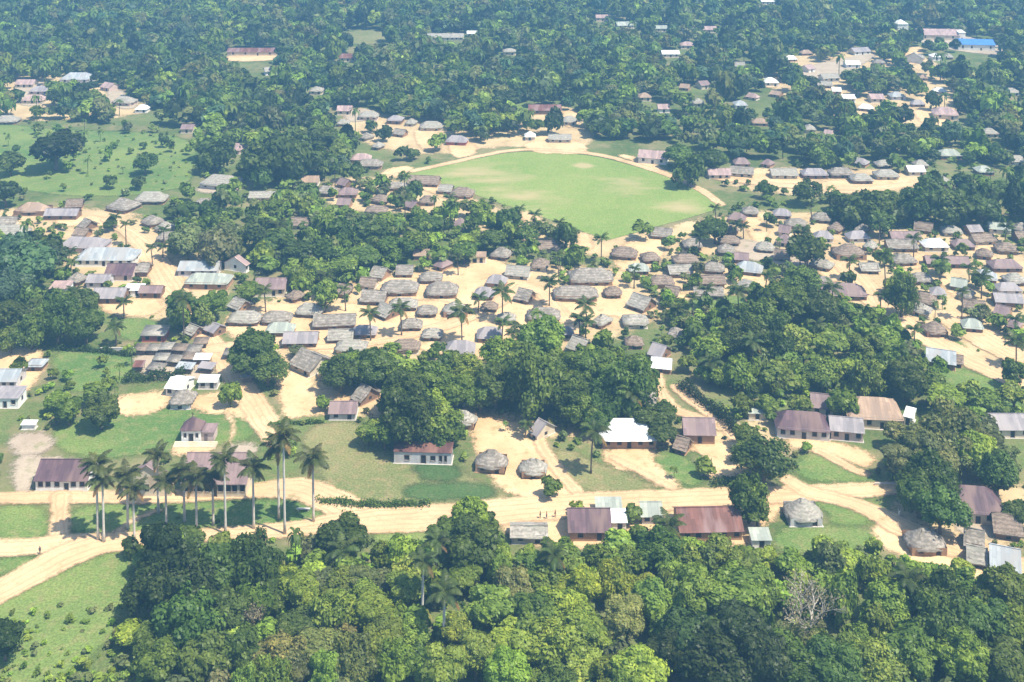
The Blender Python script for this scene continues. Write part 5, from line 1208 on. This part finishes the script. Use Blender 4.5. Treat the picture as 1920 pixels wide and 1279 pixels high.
def palm(bx, by, top, L, col=(.05, .075, .03), kind='royal', lean=0.0, label=None, joined=False, nf=20):
    x, y = G(bx, by); h = height_at(x, y, top); r = random.Random(int(bx*3+by))
    root = link('palm_tree', None, loc=(x, y, 0), rz=r.uniform(0, 6.28) if not lean else 0)
    lx = lean*h; r0 = .27 if kind == 'royal' else .2
    pts = [(lx*(k/6)**2, 0, -.1 + (h+.1)*k/6) for k in range(7)]
    rad = [r0*1.5, r0*1.05, r0, r0*1.02, r0*.95, r0*.85, r0*.7]
    link('trunk', MB().tube(pts, rad, 9).mesh('trunk', M['palmtrunk'] if kind == 'royal' else M['bark'], True), root)
    top3 = (lx, 0, h)
    if kind == 'royal':
        cs = MB().tube([(lx, 0, h-.1), (lx, 0, h+.5), (lx, 0, h+1.2)], [.25, .24, .10], 8)
        c = link('crownshaft', cs.mesh('crownshaft', M['leaf'], True), root); c.color = (.09, .15, .05, 1); top3 = (lx, 0, h+1.05)
    if joined:
        c = link('crown', PCJ[r.randrange(3)], root, top3, scale=L); c.color = jit_col(col)
    else:
        for k in range(nf):
            key = ('high', 'mid', 'low', 'mid', 'low', 'hang')[k % 6]
            f = link('frond', FR[key][k % 3], root, top3, k*2.39996 + r.uniform(-.25, .25), L*r.uniform(.8, 1.04)); f.color = jit_col(col if key != 'hang' else (.12, .088, .045))
    tag(root, label, 'palm', 'palm trees of the village')
    if not label: pitems.append(dict(px=bx, py=(by+top)/2, desc=('tall' if h > 11 else 'short') + (' royal' if kind == 'royal' else ' feathery') + ' palm', o=root))
    return root
RC = (.046, .062, .030)
for bx, by, top, L, lab in [(184,1014,880,4.6,'tall palm at the left end of the avenue, its crown hiding the school end'),(195,1018,905,4.4,'lower-crowned palm leaning against the leftmost avenue palm'),(240,992,900,4.4,'second palm of the avenue counted from the purple-roofed school'),
        (252,1013,925,4.2,'thin pale palm before the cream church gable'),(297,962,862,4.2,'palm rising behind the avenue before the church gable'),(312,986,912,4.4,'palm of the avenue before the left part of the church'),
        (346,978,890,4.2,'palm of the avenue before the middle of the church roof'),(369,1000,905,4.6,'palm in front of the dark church doorway'),(423,1003,872,4.6,'tall pale-trunked palm before the right part of the church'),
        (476,993,885,4.8,'palm hiding the right end of the church'),(523,975,845,4.6,'thinner palm of the tall pair right of the church'),(534,1003,825,5.0,'tallest palm, in the pair right of the church'),(588,980,868,5.0,'palm standing alone at the right end of the avenue'),(400,985,905,4.2,'short palm between the two pale trunks before the church')]:
    palm(bx, by, top, L, RC, 'royal', 0, lab)
for bx, by, top, L, kind, lab in [(1108,888,808,4.8,'oil','dark palm with thick trunk left of the white-roofed hall'),(832,1222,1118,4.4,'royal','tall pale-trunked palm alone in the near wood'),(792,1170,1062,4.2,'royal','dark palm left of the pale-trunked palm in the near wood'),
        (818,1105,1012,4.0,'oil','palm top above the two tall palms of the near wood'),(1252,1040,985,4.6,'oil','palm before the left end of the red-brown longhouse'),(1385,612,545,5.0,'oil','palm at the left edge of the right wood'),
        (1100,614,572,4.6,'oil','palm beside the broadest grey thatch of the centre'),(942,602,548,5.2,'oil','wide palm on the central sand left of the thatched houses'),(753,630,578,4.4,'oil','slender palm standing on sand among the middle huts'),
        (695,640,588,4.2,'oil','slender palm at the front of the long middle house'),(866,640,585,5.4,'oil','thick palm above the lavender thatch on the sand'),(1660,560,480,4.2,'oil','dark narrow palm beside the long grey house of the right village'),
        (218,648,612,4.0,'oil','lone dark palm on the green below the left sand yard'),(345,640,560,5.0,'oil','palm at the corner of the village street'),(1178,800,735,4.6,'oil','pale-trunked palm in the wood behind the white-roofed hall'),
        (960,655,625,3.2,'oil','small dark palm beside the tall bright tree of the centre'),(1030,575,530,4.2,'oil',None),(610,560,520,4.4,'oil',None),(1330,720,680,4.4,'oil',None),(1560,600,540,4.6,'oil',None),(1905,690,640,4.8,'oil',None),
        (985,822,796,2.6,'oil','little palm on the far edge of the sand plaza'),(1310,480,445,4.4,'oil',None),(520,470,425,4.8,'oil',None),(1500,500,440,4.8,'oil',None),(1410,700,640,4.6,'oil',None),(760,420,375,4.6,'oil',None),(1840,560,520,4.4,'oil',None),
        (1040,1100,1040,4.2,'oil',None),(640,1085,1030,4.4,'oil',None),(1700,1160,1085,4.6,'oil',None)]:
    palm(bx, by, top, L, (.042, .068, .028), kind, random.uniform(-.06, .06) if kind == 'oil' else .02, lab, joined=by < 580, nf=15)
prng = random.Random(77); npalm = 0
for poly in ([(420,560),(700,500),(1080,490),(1250,490),(1240,600),(1080,650),(640,680)], [(1440,450),(1920,430),(1920,700),(1760,650),(1560,560)], [(600,340),(980,410),(1110,470),(1330,410),(1560,400),(1560,440),(1240,495),(800,420)], [(1250,590),(1420,560),(1650,620),(1880,740),(1560,740),(1330,690)], [(0,450),(220,400),(430,540),(300,620),(60,640)]):
    P = np.array([G(*q) for q in poly]); k = tries = 0
    while k < 13 and tries < 200:
        tries += 1; x, y = prng.uniform(P[:, 0].min(), P[:, 0].max()), prng.uniform(P[:, 1].min(), P[:, 1].max())
        if poly_inside(np.array([[x, y]]), P)[0] < 0 or any(math.hypot(h['x']-x, h['y']-y) < h['R'] + .6 for h in HOUSES): continue
        bx, by = PX(x, y); L = prng.uniform(2.6, 4.0); palm(bx, by, PX(x, y, prng.uniform(4.5, 9.5))[1], L, (.046, .075, .03), 'oil', prng.uniform(-.08, .08), None, True); k += 1
name_all(pitems, LAND)

# ------------------------------------------------------------------ hedge, walls
def hedge(pts, h, wd, col, label, name='hedge', cat='hedge'):
    P = [Vector((*G(*q), 0)) for q in pts]; L = sum((P[i+1]-P[i]).length for i in range(len(P)-1)); n = int(L*120)
    g = np.random.default_rng(12); V = []
    seg = [(P[i], P[i+1]) for i in range(len(P)-1)]; wts = np.array([(b-a).length for a, b in seg]); wts /= wts.sum()
    k = g.choice(len(seg), n, p=wts); t = g.random(n)
    A = np.array([s[0][:] for s in seg])[k]; Bq = np.array([s[1][:] for s in seg])[k]
    c = A + (Bq-A)*t[:, None]; c[:, :2] += g.normal(scale=wd*.4, size=(n, 2)); c[:, 2] = g.random(n)**.8*h*(.8+.3*np.sin(c[:, 0]*.9))
    nr = unit(g.normal(size=(n, 3)) + [0, 0, .5]); t1 = unit(np.cross(nr, g.normal(size=(n, 3)))); t2 = np.cross(nr, t1); s = g.uniform(.12, .36, (n, 1))
    V = np.stack([c+t1*s, c+t2*s*.7, c-t1*s, c-t2*s*.7], 1).reshape(-1, 3)
    root = link(name, mesh_np(name, V, np.arange(4*n).reshape(n, 4), M['leaf'], tint=g.random(n))); root.color = (*col, 1)
    st = MB()
    for i in range(len(P)-1):
        nn = int((P[i+1]-P[i]).length/1.2)
        for j in range(nn): q = P[i] + (P[i+1]-P[i])*((j+.5)/nn); st.tube([q, q+Vector((0, 0, h*.7))], [.06, .03], 5)
    link('stems', st.mesh('stems', M['bark']), root)
    return tag(root, label, cat)
hedge([(1276,727),(1318,757),(1352,785),(1385,818)], 3.4, 2.0, PAL['k'][0], 'dark hedge running down beside the sandy lane')
hedge([(100,655),(190,660),(245,668)], 1.6, 1.4, PAL['d'][0], 'low dark hedge along the top of the green market lawn')
hedge([(235,716),(300,712),(345,706)], 3.0, 2.6, PAL['d'][0], 'dark hedge behind the bright white shed')
hedge([(505,797),(605,793)], 1.0, .8, PAL['m'][0], 'thin green hedge below the cream yard')
hedge([(600,942),(690,950),(800,948)], 1.3, 1.6, PAL['m'][0], 'low bushy hedge along the upper side of the main road')
hedge([(1340,910),(1400,905)], 1.8, 2.2, PAL['d'][0], 'dark leaf strip put in as shadow left of the tree by the main road')  # leaf strip stands in for the roadside tree's cast shadow
def low_wall(p0, p1, h, label, mat, th=.25):
    a, b = Vector((*G(*p0), 0)), Vector((*G(*p1), 0)); d = b - a; L = d.length
    root = link('low_wall', None, loc=a, rz=math.atan2(d.y, d.x))
    link('wall_body', MB().box(0, L, -th/2, th/2, -.1, h).mesh('wall_body', mat), root)
    link('coping', MB().box(-.03, L+.03, -th/2-.05, th/2+.05, h+.002, h+.09).mesh('coping', M['concrete']), root)
    tag(root, label, 'wall')
low_wall((188,660), (352,660), 1.3, 'long low pale wall behind the market stalls', WALL['gr'])
low_wall((1640,912), (1690,912), .8, 'short pale wall beside the end of the main road', WALL['cr'])

# ------------------------------------------------------------------ people, tiny on the roads
def person(px, py, face, shirt, trousers, label, stride=.12):
    x, y = G(px, py); root = link('person', None, loc=(x, y, _zi[0]*.003), rz=face)
    J = {'pel': (0, 0, .95, .125), 'wa': (0, 0, 1.1, .115), 'ch': (0, 0, 1.32, .145), 'nk': (0, 0, 1.49, .055), 'hd': (0, .015, 1.62, .095), 'tp': (0, .01, 1.70, .075)}
    E = [('pel', 'wa'), ('wa', 'ch'), ('ch', 'nk'), ('nk', 'hd'), ('hd', 'tp')]
    for s, t in ((-1, 'l'), (1, 'r')):
        J.update({t+'hip': (s*.095, 0, .88, .085), t+'kn': (s*.10, s*stride*.5+.02, .49, .058), t+'an': (s*.10, s*stride, .09, .042), t+'to': (s*.11, s*stride+.15, .035, .035),
                  t+'sh': (s*.19, 0, 1.40, .06), t+'el': (s*.25, -s*stride*.4, 1.12, .042), t+'wr': (s*.25, -s*stride*.6+.10, .89, .03), t+'ha': (s*.25, -s*stride*.6+.13, .80, .034)})
        E += [('pel', t+'hip'), (t+'hip', t+'kn'), (t+'kn', t+'an'), (t+'an', t+'to'), ('ch', t+'sh'), (t+'sh', t+'el'), (t+'el', t+'wr'), (t+'wr', t+'ha')]
    def skin(keys, mat, name, grow):
        ix = {k: i for i, k in enumerate(keys)}; me = bpy.data.meshes.new(name)
        me.from_pydata([J[k][:3] for k in keys], [(ix[a], ix[b]) for a, b in E if a in ix and b in ix], []); me.materials.append(mat)
        o = link(name, me, root); md = o.modifiers.new('skin', 'SKIN'); md.use_smooth_shade = True
        for k in keys:
            v = me.skin_vertices[0].data[ix[k]]; v.radius = (J[k][3]*grow,)*2; v.use_root = k == keys[0]
        o.modifiers.new('sub', 'SUBSURF').levels = 1; o.modifiers['sub'].render_levels = 1
        return o
    skin(list(J), M['skin'], 'body', 1.0)
    skin(['ch', 'wa', 'pel', 'lsh', 'rsh', 'lel', 'rel'], shirt, 'shirt', 1.18)
    skin(['pel', 'lhip', 'rhip', 'lkn', 'rkn', 'lan', 'ran'], trousers, 'trousers', 1.22)
    hv, hf = ICO1; hv = hv*[.103, .11, .075] + [0, -.012, 1.715]
    link('hair', mesh_np('hair', hv, hf, M['dark'], True), root)
    tag(root, label, 'person', 'people on the roads')
red = surf('red_cloth', (.32, .06, .05), scale=4); brown = surf('brown_cloth', (.14, .08, .05), scale=4); navy = surf('navy_cloth', (.05, .06, .12), scale=4)
person(1013, 974, 1.3, brown, M['dark'], 'person in brown shirt walking first of three on the sandy road', .16)
person(1025, 975, 1.5, red, navy, 'person in red shirt walking between two others on the sandy road', .12)
person(1041, 972, 1.2, red, brown, 'person in red shirt and brown trousers last of three walkers', .16)
person(75, 1041, .4, navy, M['dark'], 'person in dark clothes standing at the left road fork', .05)
person(1686, 970, 2.2, M['whitepaint'], M['whitepaint'], 'person all in white on the pale lane at the right', .12)
# white marker stone in the verge
mk = link('marker_stone', MB().box(-.45, .45, -.3, .3, -.1, .9).box(-.55, .55, -.4, .4, -.1, .14).mesh('marker_stone', M['whitepaint']), loc=(*G(541, 1044), 0)); tag(mk, 'small white marker stone on the green below the palm road', 'stone')
mk = link('bench', None, loc=(*G(569, 958), .1)); link('seat', MB().box(-1.6, 1.6, -.3, .3, .42, .52).mesh('seat', M['concrete']), mk)
for sx in (-1.2, 1.2): link('leg', MB().box(sx-.15, sx+.15, -.22, .22, -.15, .42).mesh('leg', M['concrete']), mk)
tag(mk, 'pale concrete bench on the green under the last avenue palm', 'bench')

# ------------------------------------------------------------------ the air
hm = bpy.data.materials.new('haze_air'); hm.use_nodes = True; t = hm.node_tree; t.nodes.clear()
out = t.nodes.new('ShaderNodeOutputMaterial'); pv = t.nodes.new('ShaderNodeVolumePrincipled')
pv.inputs['Density'].default_value = HAZE_DENSITY; pv.inputs['Color'].default_value = (*HAZE_COLOR, 1); pv.inputs['Anisotropy'].default_value = 0.0
t.links.new(pv.outputs[0], out.inputs['Volume'])
hb = link('haze', MB().box(-7200, 7200, -3200, 9200, -1.0, CAM_H + 8).mesh('haze', hm)); tag(hb, 'pale bluish air over the whole village', kind='stuff')
